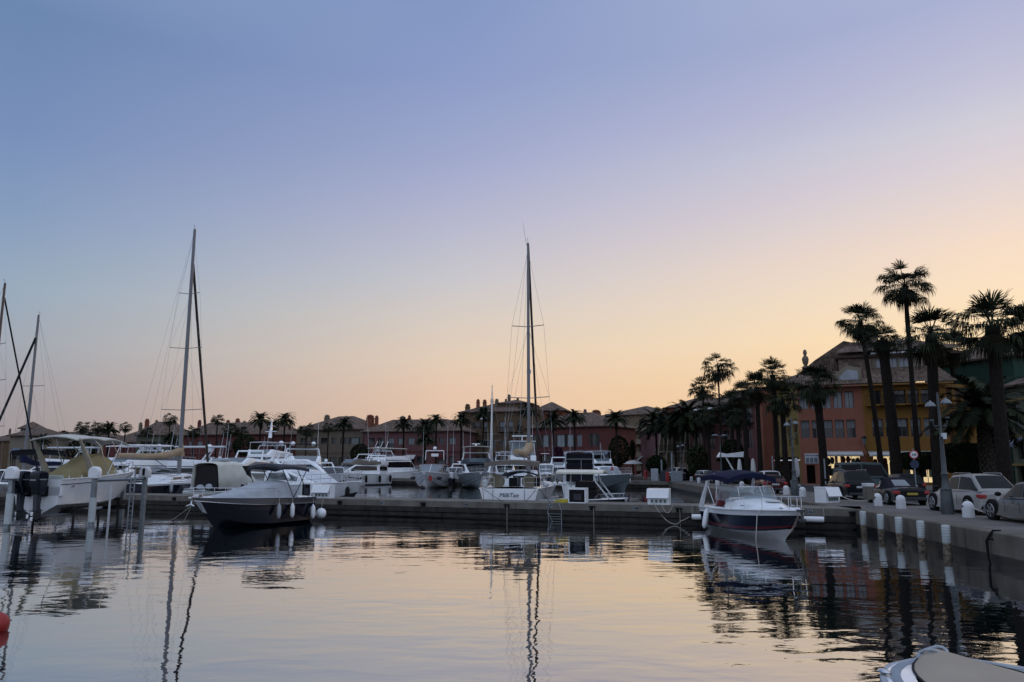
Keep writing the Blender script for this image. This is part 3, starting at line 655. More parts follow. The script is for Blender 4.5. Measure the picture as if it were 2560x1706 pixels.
for x, y in ((-3.0, -1.2), (-3.0, .9), (-1.5, -1.2), (-.4, -.9), (.9, -1.2)): mb.tube([(x, y, -.8), (x, y, .6)], .06, 6)
mb.build('cradle', mat('cradle_steel', (.035, .032, .03), .8, var=.3), lift, smooth=False)
lp = [LI @ D(x, y, 41.0) for x, y in ((327, 1200), (337, 1200))]
mb = MB()
for q in lp: mb.tube([(q.x, q.y, -.6), (q.x, q.y, 2.9 if q is lp[1] else 2.3)], .035, 6)
for j in range(9): mb.tube([(lp[0].x, lp[0].y, .1+j*.24), (lp[1].x, lp[1].y, .1+j*.24)], .022, 5)
mb.build('ladder', galv, lift, smooth=False)
q = LI @ D(279, 1200, 39.8); MB().tube([(q.x, q.y, -1), (q.x, q.y, 1.9)], .055, 8).build('guide_pole', white2, lift)
# --- sailing boat with its stern at the pier (middle)
b = Boat('sailboat', 'white sailing yacht moored stern to the pier with twin covered wheels', 'sailboat', (.95+.0, 52.9, .32), R(80), 13.2, 4.1, 1.45, 1.25, rake=1.0, fine=1.7, chine=.80, stern=.86)
b.hull([white2, navy, white], ((-1, -.02, 1), (-.02, 1, 0)), nt=24, transom=2)
b.deck(white, t0=.06, camber=.12); b.rub(white, .04)
lf = Loft([(-2.8, 1.35, 1.75, 1.15, 1.0), (1.5, 1.4, 1.85, 1.05, .85), (3.6, 1.45, 1.55, .5, .35)]); lf.body(.12, .08).build('coachroof', white, b.r)
lf.side([(-2.2, .35, .75), (2.0, .35, .75)]).build('side_window', glass, b.r)
slab(-2.6, -.9, 1.25, 1.0, 2.0, 1.9, .06, .28).build('sprayhood', greyc, b.r)
MB().box(-2.75, -2.7, -.42, .42, 1.0, 1.95).build('companionway', black, b.r)
tm = mat('wheel_cover', (.20, .175, .125), .9, var=.15)
for sd in (1, -1):
    MB().tube([(-5.1, sd*.98, 1.62), (-4.95, sd*.98, 1.64)], .44, 28).build('wheel_cover', tm, b.r)
    MB().tube([(-4.9, sd*.98, .9), (-4.9, sd*.98, 1.8)], .09, 8).build('steering_pedestal', white, b.r)
MB().box(-4.9, -4.0, -.3, .3, 1.15, 1.85).build('cockpit_table', black, b.r, bevel=.03)
mt = MB().tube([(-4.92, -.2, 1.88), (-4.92, 0, 2.0), (-4.92, .2, 1.88)], .015, 5); mt.build('table_rail', chrome, b.r)
# transom details
mb = MB()
for y in (-.95, .95): mb.box(-6.625, -6.6, y-.012, y+.012, .15, 1.2)
mb.build('transom_seam', mat('seam', (.15, .16, .18), .6), b.r)
text('MilliTxe', .36, b.r, (-6.63, 0, .86), (math.pi/2, 0, R(-90)), mat('blue_letter', (.03, .06, .10), .4), 'boat_name', shear=.3)
slab(-6.0, -4.2, 1.62, 1.55, 2.78, 2.85, .26, .12).build('bimini', taupe, b.r)
mb = MB()
for sd in (1, -1): mb.tube([(-4.6, sd*1.7, 1.3), (-5.8, sd*1.6, 2.7)], .022, 6).tube([(-4.6, sd*1.7, 1.3), (-4.3, sd*1.5, 2.7)], .022, 6).tube([(-5.6, sd*1.7, 1.3), (-4.9, sd*1.6, 2.7)], .02, 6)
mb.build('bimini_frame', chrome, b.r)
mb = MB()
for sd in (1, -1):
    P_ = [(-6.5, sd*.9), (-6.5, sd*1.65), (-5.2, sd*1.85), (-4.2, sd*1.95)]
    for z in (1.6, 1.9): mb.tube([(x, y, z) for x, y in P_], .014, 5)
    for x, y in P_: mb.tube([(x, y, 1.2), (x, y, 1.9)], .014, 5)
    mb.tube([(-4.2, sd*1.95, 1.88), (0, sd*2.0, 1.95), (4, sd*1.2, 2.1)], .008, 4)
    for x in (-2, 0, 2): mb.tube([(x, sd*(2.02 if x < 2 else 1.75), 1.3), (x, sd*(2.02 if x < 2 else 1.75), 1.95)], .013, 5)
mb.build('pushpit', chrome, b.r)
MB().box(-5.9, -5.6, 1.45, 1.75, 1.3, 1.75).build('outboard_bracket', white2, b.r, bevel=.04)
MB().box(-5.95, -5.65, -1.75, -1.45, 1.35, 1.95).build('liferaft_case', black, b.r, bevel=.03)
MB().ball((-4.3, -1.9, 1.45), (.25, .2, .18), 10, 6).ball((-3.8, -1.9, 1.42), (.25, .18, .15), 10, 6).build('coiled_rope', white, b.r)
sailrig(b, 1.3, 1.5, Z_(613, 54.2)-1.82, 5.6, 3.3, [(Z_(995, 54.2)-.35, 1.5), (Z_(817, 54.2)-.35, 1.15)], alu, tan, rake=.004, jib=mat('jib_brown', (.05, .04, .035), .8), furl=.085, mr_=.12, stern=-6.4)
MB().lathe([(.05, 0), (.16, .05), (.17, .3), (.05, .38)], 10, (1.5, 0, Z_(935, 54)-.3)).build('radar', white, b.r)
MB().tube([(1.2, .1, Z_(613, 54.2)-.4), (1.1, .35, Z_(560, 54.2)-.3)], [.012, .006], 4).build('whip_antenna', black, b.r)
MB().ball((-6.2, -1.6, 1.2), .05).build('stern_light', white, b.r)
QM = Matrix.Translation(b.r.location) @ Matrix.Rotation(R(80), 4, 'Z')
for i, (a, px, off) in enumerate((((-6.5, 1.6, 1.25), 1212, .3), ((-6.5, 1.5, 1.2), 1258, -.2), ((-6.5, -1.6, 1.2), 1312, -.2), ((-6.3, -1.75, 1.25), 1374, -.1))):
    s_ = QM @ Vector(a); e = pier_at(px, off); e.z = QZ+.02
    tag(MB().tube([s_, (s_+e)/2-Vector((0, 0, .05)), e], .016, 5).build('mooring_line', drope), ['outer left stern line of the sailing yacht', 'crossed stern line from the left corner of the sailing yacht', 'crossed stern line from the right corner of the sailing yacht', 'outer right stern line of the sailing yacht'][i], 'rope', 'mooring lines')
# --- dark hulled sailing boat (left)
b = Boat('sailboat', 'dark hulled sailing yacht with a tan sail cover along its boom', 'sailboat', (-27.6, 63.6, .25), R(86), 13.2, 3.9, 1.5, 1.3, rake=1.2, fine=1.7, chine=.8, stern=.82)
b.hull([navy2, navy, white], ((-1, .9, 0), (.9, 1, 2)), nt=22, transom=0); b.deck(white, camber=.12); b.rub(white, .035)
lf = Loft([(-2.5, 1.4, 1.85, 1.15, 1.0), (1.5, 1.45, 1.95, 1.0, .85), (3.4, 1.5, 1.6, .5, .35)]); lf.body(.12, .08).build('coachroof', white, b.r)
lf.side([(-2.0, .35, .75), (1.8, .35, .75)]).build('side_window', glass, b.r)
lf.side([(-.6, .3, .8), (-.1, .3, .8)], .02, n=2).build('porthole', white2, b.r)
slab(-2.6, -1.2, 1.2, 1.0, 2.35, 2.2, .06, .2).build('sprayhood', bglass, b.r)
sailrig(b, .9, 1.5, Z_(577, 64.5)-1.75, 6.4, Z_(1142, 62)-.35, [(Z_(1026, 64.5)-.25, 1.75), (Z_(872, 64.5)-.25, 1.4), (Z_(736, 64.5)-.25, .95)], alu, tan, rake=.005, jib=mat('jib_brown', ()), furl=.11, mr_=.17, fore_frac=.86, stern=-6.2, by=1.7)
b.rail(t0=.1, t1=.99, h=.6, r=.012, post=10, ins=.08, mid=True, name='guard_rail')
BM2 = Matrix.Translation(b.r.location) @ Matrix.Rotation(R(86), 4, 'Z')
p = b.P(.2, 1, -1); fender(BM2 @ Vector((p.x, p.y-.14, .95)), 'pale fender on the side of the dark hulled sailing yacht', l=.6, r=.13, m=lgreyc)
# two more sailing yachts at the left edge
b = Boat('sailboat', 'sailing yacht at the far left with a bare grey mast and dark furled jib', 'sailboat', (-46.9, 75.5, 0), R(-100), 12.5, 3.9, 1.5, 1.3, rake=1.2, fine=1.7, chine=.8)
b.hull([white, navy, black], ((-1, 0, 1), (0, 1, 0))); b.deck(white, camber=.12); b.rub(greyc, .03)
lf = Loft([(-2.5, 1.4, 1.85, 1.15, 1.0), (1.5, 1.45, 1.95, 1.0, .85), (3.4, 1.5, 1.6, .5, .35)]); lf.body(.12, .08).build('coachroof', white, b.r); lf.side([(-2.0, .35, .75), (1.8, .35, .75)]).build('side_window', glass, b.r)
sailrig(b, .5, 1.5, 16.1, 4.8, 3.0, [(6.2, 1.6), (10.6, 1.2)], alu, navyc, rake=-.002, jib=mat('jib_black', (.015, .015, .02), .8), furl=.11, mr_=.15, fore_frac=.86)
b = Boat('sailboat', 'sailing yacht at the left edge, only its bow and dark forestay in view', 'sailboat', (-45.0, 66.2, 0), R(79), 13, 4, 1.5, 1.3, rake=1.2, fine=1.7, chine=.8)
b.hull([white, navy, black], ((-1, 0, 1), (0, 1, 0))); b.deck(white, camber=.12); b.rub(greyc, .03)
sailrig(b, .3, 1.5, 17.3, 5.0, 3.0, [(6.2, 1.7), (10.2, 1.4), (13.4, 1.0)], mat('mast_brown', (.10, .07, .06), .5), lgreyc, rake=.0, jib=mat('jib_black', ()), furl=.07, mr_=.14, fore_frac=.93)
# thin far mast between the cruisers
b = Boat('sailboat', 'distant sailing yacht with a thin pale mast behind the bow-on cruisers', 'sailboat', (X_(1230, 112), 112, 0), R(-92), 11, 3.6, 1.4, 1.2, fine=1.7, chine=.8)
b.hull([white, navy, black], ((-1, 0, 1), (0, 1, 0))); b.deck(white)
sailrig(b, .4, 1.4, Z_(966, 112)-1.5, 4.5, 2.8, [(6.5, 1.2)], white2, lgreyc, mr_=.11)
# --- tender in the lower right corner
b = Boat('tender', 'small white tender under a beige cover in the foreground corner', 'tender', (4.90, 6.86, 0), R(97), 4.6, 2.15, .74, .62, rake=.35, fine=4.2, chine=.86); b.pw = .6
b.hull([white2, white, white], ((-1, 1, 0),), nt=30); 
def ringd(n0, n1, z0, z1, m, name):
    mb = MB(); rows = []
    ts = [i/30 for i in range(31)]
    def pt(t, sd, inset, z):
        c = b.P(t, 1, sd); cx = -.4; d_ = Vector((cx-c.x, -c.y, 0)) if t > .75 else Vector((0, -c.y, 0))
        if d_.length > 0: d_.normalize()
        q = c+d_*inset; return Vector((q.x, q.y, c.z+z))
    path = [(t, 1) for t in ts]+[(t, -1) for t in ts[::-1][1:]]
    return mb.grid([[pt(t, sd, lerp(n0, n1, j/3), lerp(z0, z1, j/3)+.012*math.sin(math.pi*j/3)) for j in range(4)] for t, sd in path], 0).build(name, m, b.r)
ringd(-.015, .38, .02, .05, white, 'gunwale'); ringd(.07, .20, .042, .050, mat('nonskid_grey', (.26, .29, .34), .9, bump=.3, bs=60), 'nonskid_strip')
b.rub(lgreyc, .045, .98)
mb = MB(); rows = []
for i in range(25):
    t = i/24*.955; c = b.P(t, 1, 1); hw = max(.02, c.y-.33*(1-.0*t))
    rows.append([(c.x-.0, hw*u, c.z+.07+.10*(1-u*u)+.02*noise.noise(Vector((t*4, u*2, 0)))) for u in [j/8-1 for j in range(17)]])
cv = mb.grid(rows, 0, flip=True).build('cover', mat('beige_cover', (.36, .31, .25), .85, var=.08, vs=1.5, bump=.2, bs=3), b.r)
mb = MB()
for sd in (1, -1): mb.tube([(r_[0][0] if sd < 0 else r_[-1][0], sd*abs(r_[0][1]), r_[0][2]+.005) for r_ in rows], .014, 5)
mb.build('draw_cord', drope, cv)
TM = Matrix.Translation(b.r.location) @ Matrix.Rotation(R(97), 4, 'Z')
mb = MB(); ctr = Vector((2.12, 0, .80))
for k in range(4):
    mb.tube([ctr+Vector((.11*math.cos(a)*(1-.1*k)-.02*k, .15*math.sin(a), .03*k+.03*math.sin(2*a+k))) for a in [i*math.pi/6 for i in range(13)]], .018, 6)
mb.tube([ctr+Vector((-.1, -.1, .04)), ctr+Vector((-.2, -.4, .0)), ctr+Vector((-.5, -.75, -.02))], .022, 6).build('bow_line', lgreyc, b.r)
MB().ball((1.75, .80, .78), (.09, .05, .025), 12, 6).ball((.9, -.95, .78), (.12, .06, .05), 12, 6).build('deck_fitting', chrome, b.r)
# --- red buoy
p = G(-12, 1578); bu = thing('buoy', (p.x, p.y, 0), 0, 'red ball mooring buoy floating at the left edge', 'buoy')
MB().ball((0, 0, .11), .215, 24, 16).build('float', red, bu); MB().tube([(0, 0, .31), (0, 0, .37)], .03, 8).build('eye', black, bu)
# ================================================================ boats behind the pier
def dy(d): return 1165+F*EYE/d*1.0   # approx waterline row for a depth
def gx(px, d): return X_(px, d, 1165+F*EYE/d)
def YT(label, px, d, rz, L, B, **k):
    b = yacht(label, px, dy(d), rz, L, B, **k); b.r.location = (gx(px, d), d, 0); return b
# cruisers seen bow-on in the middle
b = YT('white cruiser with a taupe roof and a small red pennant at its bow', 1078, 106, -91, 15, 5.0, fb=2.15, fs=1.6, style='none', H=1.45, w=.40, xa=.3, xf=.16, sl=2.6, cm=taupe, wm=bglass, whips=2, wh=5.5, rt=.5, rh=.75, bands=((-1, .0, 0), (.0, .04, 2), (.04, .38, 0), (.38, .42, 1), (.42, 1, 0)), hm=white, bm=navy, chine=.74, fine=2.4)
b.lf.body(.12, .08).build('cabin_front', white, b.r).scale = (.995, .99, .93)
MB().ball((5.5, 1.7, 1.35), (.12, .34, .22), 12, 8).ball((5.5, -1.7, 1.35), (.12, .34, .22), 12, 8).build('porthole', glass, b.r)
pn = b.r; MB().prism([(.0, 0), (.28, .45), (0, .9), (-.28, .45)], 7.46, 7.5, 'x').build('pennant', red, pn).location = (-.2, .75, .9)
mb = MB()
for sd in (1, -1): mb.tube([(-3.5, sd*1.3, 3.7), (-3.7, sd*1.25, 5.0)], .05, 6)
mb.tube([(-3.7, -1.25, 5.0), (-3.7, 1.25, 5.0)], .06, 6).box(-3.9, -3.6, -.5, .5, 4.2, 4.6).build('radar_mast', white, b.r)
dome((-3.7, 0, 5.35), b.r, .25)
b = YT('green grey cruiser with a dark windscreen and open flybridge seen bow on', 1193, 106, -84, 15, 5.2, fb=2.15, fs=1.6, style='sport', H=1.5, hm=mat('hull_sage', (.30, .36, .38), .3, coat=.4), w=.40, xf=.16, sl=2.0, wm=glass, fm=greyc, chine=.74, fine=2.4, rh=.75, rt=.5, bimm=lgreyc, whips=2, wh=5, mullion=0, bands=((-1, .0, 0), (.0, .04, 2), (.04, .30, 0), (.30, .33, 1), (.33, 1, 0)))
slab(-4.5, -.5, 1.9, 1.7, 5.55, 5.5, .08, .12).build('bimini', offc, b.r)
mb = MB()
for sd in (1, -1):
    for x in (-4, -1): mb.tube([(x, sd*1.75, 4.2), (x-.1, sd*1.75, 5.5)], .03, 6)
mb.build('bimini_frame', chrome, b.r); radar((-3.5, .0, 5.65), b.r, 1.2)
for i, (pxx, d, z, m_) in enumerate(((1128, 101, 1.6, white2), (1126, 100.5, .9, blackc), (1250, 101, 1.3, black))):
    fender((gx(pxx, d), d, z), ['pale fender squeezed between the two bow-on cruisers', 'black fender low between the two bow-on cruisers', 'black fender on the right side of the green grey cruiser'][i], l=.9, r=.25, m=m_)
# sport fisher behind the sailing yacht
b = YT('white sport fishing boat with a clear plastic tower enclosure', 1306, 76, -86, 14, 4.7, fb=1.9, fs=1.2, style='none', H=1.2, cm=white, wm=white, w=.36, xf=.2, sl=2.4, whips=2, wh=6, rt=.45)
MB().box(-2.6, 1.4, -1.25, 1.25, 2.9, 3.9, 0, .25, .2).build('flybridge', white, b.r, bevel=.1)
MB().box(-2.4, 1.1, -1.15, 1.15, 3.92, 5.2, 0, .15, .15).build('clear_enclosure', clear, b.r)
mb = MB()
for y in (-1.15, -.4, .4, 1.15): mb.tube([(1.12, y, 3.9), (.95, y*.88, 5.2)], .035, 5)
mb.box(-2.5, 1.2, -1.2, 1.2, 5.2, 5.3).tube([(1.13, -1.15, 3.95), (.97, 1.0, 5.2)], .03, 5).build('enclosure_frame', white2, b.r)
MB().box(-.5, -.1, -1.0, 1.0, 5.75, 5.85).tube([(-.3, 0, 5.3), (-.3, 0, 5.8)], .06, 6).build('radar', white, b.r)
# small pilot house boat
b = YT('small white pilothouse boat with a grey hull', 1362, 112, -88, 9, 3.4, fb=1.8, fs=1.2, style='none', H=1.9, hm=ggrey, w=.40, xf=.26, sl=.5, xa=.1, wm=bglass, rh=.5, whips=1, wh=6)
MB().tube([(.5, 0, 3.6), (.5, 0, 4.6)], .04, 6).box(.3, .7, -.6, .6, 4.6, 4.68).build('radar', white, b.r)
# dark canopy cruiser seen from astern
b = YT('cruiser seen from astern with a tall black canopy enclosure', 1452, 75, 84, 11, 3.5, fb=1.5, fs=1.2, style='none', H=.9, w=.4, whips=0, xf=.2)
MB().box(-4.6, -1.0, -1.25, 1.25, 1.5, 3.15).box(-4.5, -1.0, -1.2, 1.2, 3.15, 4.05, 0, .1, .1).build('black_enclosure', blackc, b.r, bevel=.12)
mb = MB()
for sd in (1, -1): mb.tube([(-4.72, sd*1.28, 1.4), (-4.7, sd*1.25, 3.9), (-4.3, sd*1.1, 4.15)], .07, 6)
mb.tube([(-4.66, -1.15, 4.12), (-4.66, 0, 4.2), (-4.66, 1.15, 4.12)], .05, 6).tube([(-4.68, -.15, 1.5), (-4.68, -.15, 3.4)], .02, 5).tube([(-4.68, -1.2, 3.5), (-4.68, 1.2, 3.5)], .02, 5).tube([(-4.68, -1.2, 2.3), (-4.68, -.15, 2.3)], .02, 5)
mb.build('enclosure_frame', lgreyc, b.r)
# slate hulled cruiser
b = YT('slate hulled coupe cruiser with a rounded white roof and a red fender', 1513, 96.5, -66, 12, 4.2, fb=2.0, fs=1.5, style='none', H=1.25, hm=ggrey, w=.41, xa=.3, xf=.2, sl=1.7, wm=bglass, chine=.72, fine=2.5, rh=.7, bands=((-1, .0, 0), (.0, .04, 2), (.04, .36, 0), (.36, .39, 1), (.39, .9, 0), (.9, 1, 3)) if 0 else ((-1, .0, 0), (.0, .04, 2), (.04, 1, 0)), whips=1, wh=3)
VM = Matrix.Translation(b.r.location) @ Matrix.Rotation(R(-66), 4, 'Z')
fender(VM @ Vector((3.2, -.9, 2.55)), 'small red fender lying against the slate cruiser windscreen', l=.4, r=.18, m=red, line=.1)
p = b.P(.7, 1, 1); fender(VM @ Vector((p.x, p.y+.2, 1.1)), 'white fender on the quay side of the slate cruiser', l=.7, r=.2, m=white2)
YT('distant white flybridge yacht behind the slate cruiser', 1500, 128, -80, 18, 5.2, fb=2.2, fs=1.6, style='flyhard', H=1.6, bimm=white2)
# hardtop open boat close behind the pier
b = YT('small dark hulled walkaround boat under a cream hardtop', 1460, 47.6, -18, 5.2, 2.2, fb=.98, fs=.85, style='none', H=.05, hm=navy2, whips=0, xf=.1, sl=.3, rt=.66, rh=.3, mid=0, mullion=0, rake=.5)
slab(-1.5, 1.35, .95, .8, 2.52, 2.5, .1, .16).build('hardtop', mat('hardtop_cream', (.62, .60, .50), .4), b.r)
mb = MB()
for sd in (1, -1): mb.tube([(-1.0, sd*.8, .9), (-1.0, sd*.85, 2.5)], .035, 6).tube([(1.7, sd*.7, .95), (.9, sd*.75, 1.95), (.75, sd*.7, 2.5)], .045, 6)
mb.build('hardtop_post', white2, b.r)
MB().box(-.3, 1.0, -.75, .75, .9, 1.5, 0, .2, .05).box(-.4, .9, -.7, .7, 1.5, 1.98, 0, .25, .05).build('console', black, b.r, bevel=.08)
MB().tube([(-2.2, -.9, 1.0), (-2.0, -.9, 1.7), (-1.3, -.9, 1.8)], .02, 6).tube([(-2.2, .9, 1.0), (-2.0, .9, 1.7), (-1.3, .9, 1.8)], .02, 6).box(-2.3, -1.6, -.85, .85, .9, 1.05).build('stern_rail', chrome, b.r)
for i, (px, d) in enumerate(((1387, 49.6), (1400, 49.8), (1411, 50))):
    o = thing('fender', D(px, 1210, d), 0, ['leftmost', 'middle', 'rightmost'][i]+' of three round white buoy fenders behind the pier', 'fender', 'fenders hanging from the boats')
    MB().ball((0, 0, 0), .14, 14, 10).build('bumper', white, o); MB().tube([(0, 0, .14), (0, 0, .3)], .012, 5).build('line', rope, o)
# flybridge yacht moored stern-to behind the second pier
b = YT('white flybridge yacht moored stern to the second pier with an open cockpit', 990, 138, 58, 17.5, 5.6, fb=2.4, fs=1.7, style='flyhard', H=2.1, stern=1, whips=2, wh=9, dr=.42, dome2=0, bimm=cream)
b = YT('white coupe cruiser with black fenders and a grey open flybridge', 873, 117, -128, 14, 4.5, fb=2.1, fs=1.6, style='sport', H=1.45, wm=bglass, fm=taupe, hw=1, chine=.76, xf=.17, sl=2.2, whips=0, bands=((-1, .0, 0), (.0, .05, 2), (.05, 1, 0)), bm=navy)
LM = Matrix.Translation(b.r.location) @ Matrix.Rotation(R(-128), 4, 'Z')
for i, t in enumerate((.42, .22, .06)):
    p = b.P(t, 1, 1); fender(LM @ Vector((p.x, p.y+.2, .95)), ['foremost', 'middle', 'aftmost'][i]+' black fender on the side of the coupe cruiser', l=1.0, r=.2, m=black)
b = YT('dark fishing boat with black superstructure and angled rods', 902, 134, -150, 13, 4.5, fb=2.0, fs=1.4, style='sport', H=2.0, cm=black, fm=black, hm=black, whips=2, wh=4)
mb = MB()
for i in range(3): mb.tube([(-2-i, -.8, 4.5), (-3.2-i, -1.0, 7.2)], .04, 4)
mb.build('fishing_rod', white, b.r)
MB().tube([(.0, 0, 4.6), (-.3, 0, 7.8)], .08, 6).box(-.5, .1, -.7, .7, 6.2, 6.3).ball((0, .5, 6.6), .25).build('signal_mast', black, b.r)
# grey enclosed flybridge yacht, big yacht, black hardtop boat
b = YT('white motor yacht with a grey canvas enclosure and orange flag', 758, 76, -70, 12, 4.6, fb=2.0, fs=1.5, style='sport', H=1.5, cm=mat('enclosure_grey', (.24, .27, .32), .8), wm=bglass, fm=white, dr=.3, xf=.2, sl=1.2, whips=1, wh=5)
dome((-2.2, 1.0, 5.1), b.r, .22); dome((-2.2, -1.0, 5.1), b.r, .22); slab(-3.4, -.4, 1.4, 1.3, 5.0, 4.95, .06, .1).build('bimini', blackc, b.r)
fl = MB().prism([(0, 0), (.9, -.25), (.85, .3), (0, .6)], 0, .02, 'y').build('flag', mat('flag_orange', (.45, .07, .02), .8), b.r); fl.location = (-6.6, 1.6, 2.9); fl.rotation_euler = (0, 0, 2.2)
b = YT('large three deck motor yacht with two radar domes and a tall signal mast', 650, 128, -97, 20, 6.4, fb=3.0, fs=2.2, style='flyhard', H=2.0, wm=bglass, xf=.15, sl=2.2, bimm=white, dr=.45, fh=1.2, whips=2, wh=4, w=.43)
MB().tube([(-3, 0, 7.6), (-3.4, 0, 10.8)], [.3, .06], 6).box(-3.6, -2.9, -.9, .9, 8.6, 8.7).box(-3.5, -3.1, -.5, .5, 9.5, 9.58).build('signal_mast', white, b.r)
YT('white cruiser with a black hardtop between the brown mast and the large yacht', 562, 88, -140, 13, 4.3, fb=1.9, fs=1.4, style='hardtop', H=1.1, bimm=black, whips=0)
# sedan with the bright window; canvas covered boat; express cruiser
b = YT('white sedan cruiser with dark side windows catching the sunset', 632, 67, -150, 12, 4.0, fb=1.55, fs=1.2, style='sport', H=1.25, fm=mat('cover_mauve', (.20, .17, .17), .9, bump=.4, bs=6), xf=.22, sl=2.0, whips=0, gm=mat('window_sunset', (.05, .045, .04), .05, spec=1))
b = YT('express cruiser with a grey tarpaulin thrown over its open cockpit canopy', 622, 59.5, 66, 10, 3.3, fb=1.35, fs=1.1, style='none', H=.6, w=.42, whips=0, xf=.24, hm=mat('hull_pale_grey', (.40, .43, .42), .4))
MB().box(-4.4, -1.0, -1.05, 1.05, 1.2, 2.9, 0, .1, .12).build('cockpit_shade', black, b.r)  # solid black box stands in for the shade inside the open canopy
lf = Loft([(-4.55, 1.3, 3.0, 1.35, 1.15), (-3.6, 1.3, 3.12, 1.32, 1.12), (-2.0, 1.3, 3.1, 1.3, 1.0), (-.6, 1.3, 2.2, 1.2, .8), (.4, 1.3, 1.5, 1.0, .6)])
mb = MB(); rows = []
for x in [-4.5+i*.3 for i in range(17)]:
    rg = lf.ring(lf.at(x), .2, .1); rows.append([(p[0], p[1]+.07*noise.noise(Vector((p[0]*3, p[2]*3, 1))), p[2]+.06*noise.noise(Vector((p[0]*2.5, p[1]*2, 3)))) for p in rg])
mb.grid(rows, 0).build('tarpaulin', offc, b.r, solid=.02)
mb = MB().ball((-4.2, -.3, 1.45), (.3, .45, .25), 10, 6).ball((-4.3, .5, 1.4), (.3, .4, .2), 10, 6); mb.build('cockpit_cushion', lgreyc, b.r)
MB().box(-3.6, -2.7, -.6, .4, 3.2, 3.42).build('life_raft', lgreyc, b.r, bevel=.08)
b = YT('white express cruiser with a long sloping arch, bow out beside the pier cabinet', 780, 57.5, -44, 12.5, 3.8, fb=1.85, fs=1.4, style='none', H=1.15, xa=.35, xf=.18, sl=3.6, w=.42, wm=white2, gm=bglass, whips=0, rt=.5, rh=.65)
IM = Matrix.Translation(b.r.location) @ Matrix.Rotation(R(-42), 4, 'Z')
mb = MB()
for sd in (1, -1): mb.tube([(-.6, sd*1.62, 2.0), (-1.8, sd*1.55, 2.8), (-3.0, sd*1.4, 3.25), (-4.4, sd*1.3, 3.3)], [.12, .14, .13, .08], 7)
mb.tube([(-3.2, -1.4, 3.3), (-3.2, 1.4, 3.3)], .1, 6).build('radar_arch', white, b.r)
p = b.P(.93, 1, -1); fender(IM @ Vector((p.x, p.y-.2, 1.0)), 'black fender at the bow of the white express cruiser', l=.9, r=.16, m=black)
# left hand cluster
YT('white cruiser with wraparound dark windows at the left edge', 14, 66, -70, 11, 3.7, fb=1.5, fs=1.2, style='none', H=1.35, whips=0)
b = YT('dark sport boat shaded by a wide black bimini near the left edge', 85, 60, -60, 10, 3.4, fb=1.2, fs=1.1, style='none', H=.7, hm=navy2, cm=greyc, whips=0)
slab(-4.6, 2.4, 1.9, 1.7, 3.8, 4.0, .14, .14).build('bimini', blackc, b.r)
mb = MB()
for sd in (1, -1):
    for x in (-4, -1, 2): mb.tube([(x*.7, sd*1.45, 1.2), (x, sd*1.75, 3.85)], .035, 6)
mb.build('bimini_frame', blackc, b.r)
YT('white yacht with a hardtop and twin domes behind the black bimini', 130, 88, -168, 14, 4.4, fb=1.9, fs=1.5, style='flyhard', H=1.4, bimm=white2, dr=.28)
YT('low white cruiser behind the khaki covered console', 205, 74, 175, 13, 4.0, fb=1.8, fs=1.4, style='none', H=1.0, xf=.1, sl=3.2, whips=0)
YT('white flybridge yacht in profile left of the pale green house', 292, 86, 172, 16, 4.8, fb=2.1, fs=1.7, style='flyhard', H=1.3, dr=.26, dome2=0, bimm=white)
YT('white flybridge yacht before the pale green house', 372, 96, 168, 15, 4.8, fb=2.1, fs=1.7, style='sport', H=1.4, fm=white2, bim=0)
YT('white yacht with two big radar domes behind the tan boom', 445, 82, -165, 14, 4.5, fb=1.9, fs=1.5, style='flyhard', H=1.35, dr=.38, bimm=white2)
YT('white cruiser with a dark windscreen right of the brown mast', 540, 74, -155, 12, 4.0, fb=1.7, fs=1.3, style='arch', H=1.1, whips=0)
YT('low white boat with a small cabin behind the raised boat bow', 330, 62, -160, 9, 3.2, fb=1.3, fs=1.1, style='none', H=.8, whips=0)
YT('white dinghy style cruiser between the mast and the tarpaulin boat', 470, 66, -120, 10, 3.5, fb=1.5, fs=1.2, style='arch', H=.9, whips=1)
YT('white cruiser partly hidden behind the grey enclosed yacht', 822, 98, -60, 13, 4.2, fb=2.0, fs=1.5, style='arch', H=1.2, whips=0)
YT('white cruiser beyond the first bow-on cruiser', 1145, 122, -95, 12, 4.0, fb=1.9, fs=1.4, style='arch', H=1.2, whips=2, wh=7)
YT('white motor cruiser far behind the sport fishing boat', 1398, 118, -100, 12, 4.0, fb=1.9, fs=1.4, style='sport', H=1.2, whips=1, wh=7)
# tall aerials and flag poles of the far boats
YT('white cruiser bow on between the tarpaulin boat and the big yacht', 596, 82, -95, 12, 4.2, fb=2.0, fs=1.5, style='sport', H=1.4, whips=1, wh=4, wm=bglass)
YT('white flybridge cruiser left of the tan boom end', 318, 78, -110, 13, 4.4, fb=2.0, fs=1.5, style='flyhard', H=1.4, whips=1, wh=4, bimm=white)
YT('white cruiser squeezed between the boom and the brown mast', 498, 90, -92, 12, 4.2, fb=2.0, fs=1.5, style='arch', H=1.4, whips=1, wh=5, wm=bglass)
YT('pale cruiser with a slatted fly rail behind the coupe cruiser', 930, 126, -95, 12, 4.2, fb=2.0, fs=1.5, style='sport', H=1.5, whips=1, wh=6)
YT('white cruiser in the gap right of the green grey cruiser', 1262, 118, -90, 12, 4.0, fb=2.0, fs=1.5, style='flyhard', H=1.4, whips=1, wh=6, bimm=white)
YT('small white cruiser at the left behind the tan outriggers', 160, 64, -80, 9, 3.2, fb=1.4, fs=1.1, style='arch', H=1.0, whips=0)
YT('low white sport cruiser under the black bimini', 55, 74, -60, 11, 3.6, fb=1.6, fs=1.2, style='none', H=1.1, whips=1, wh=3)
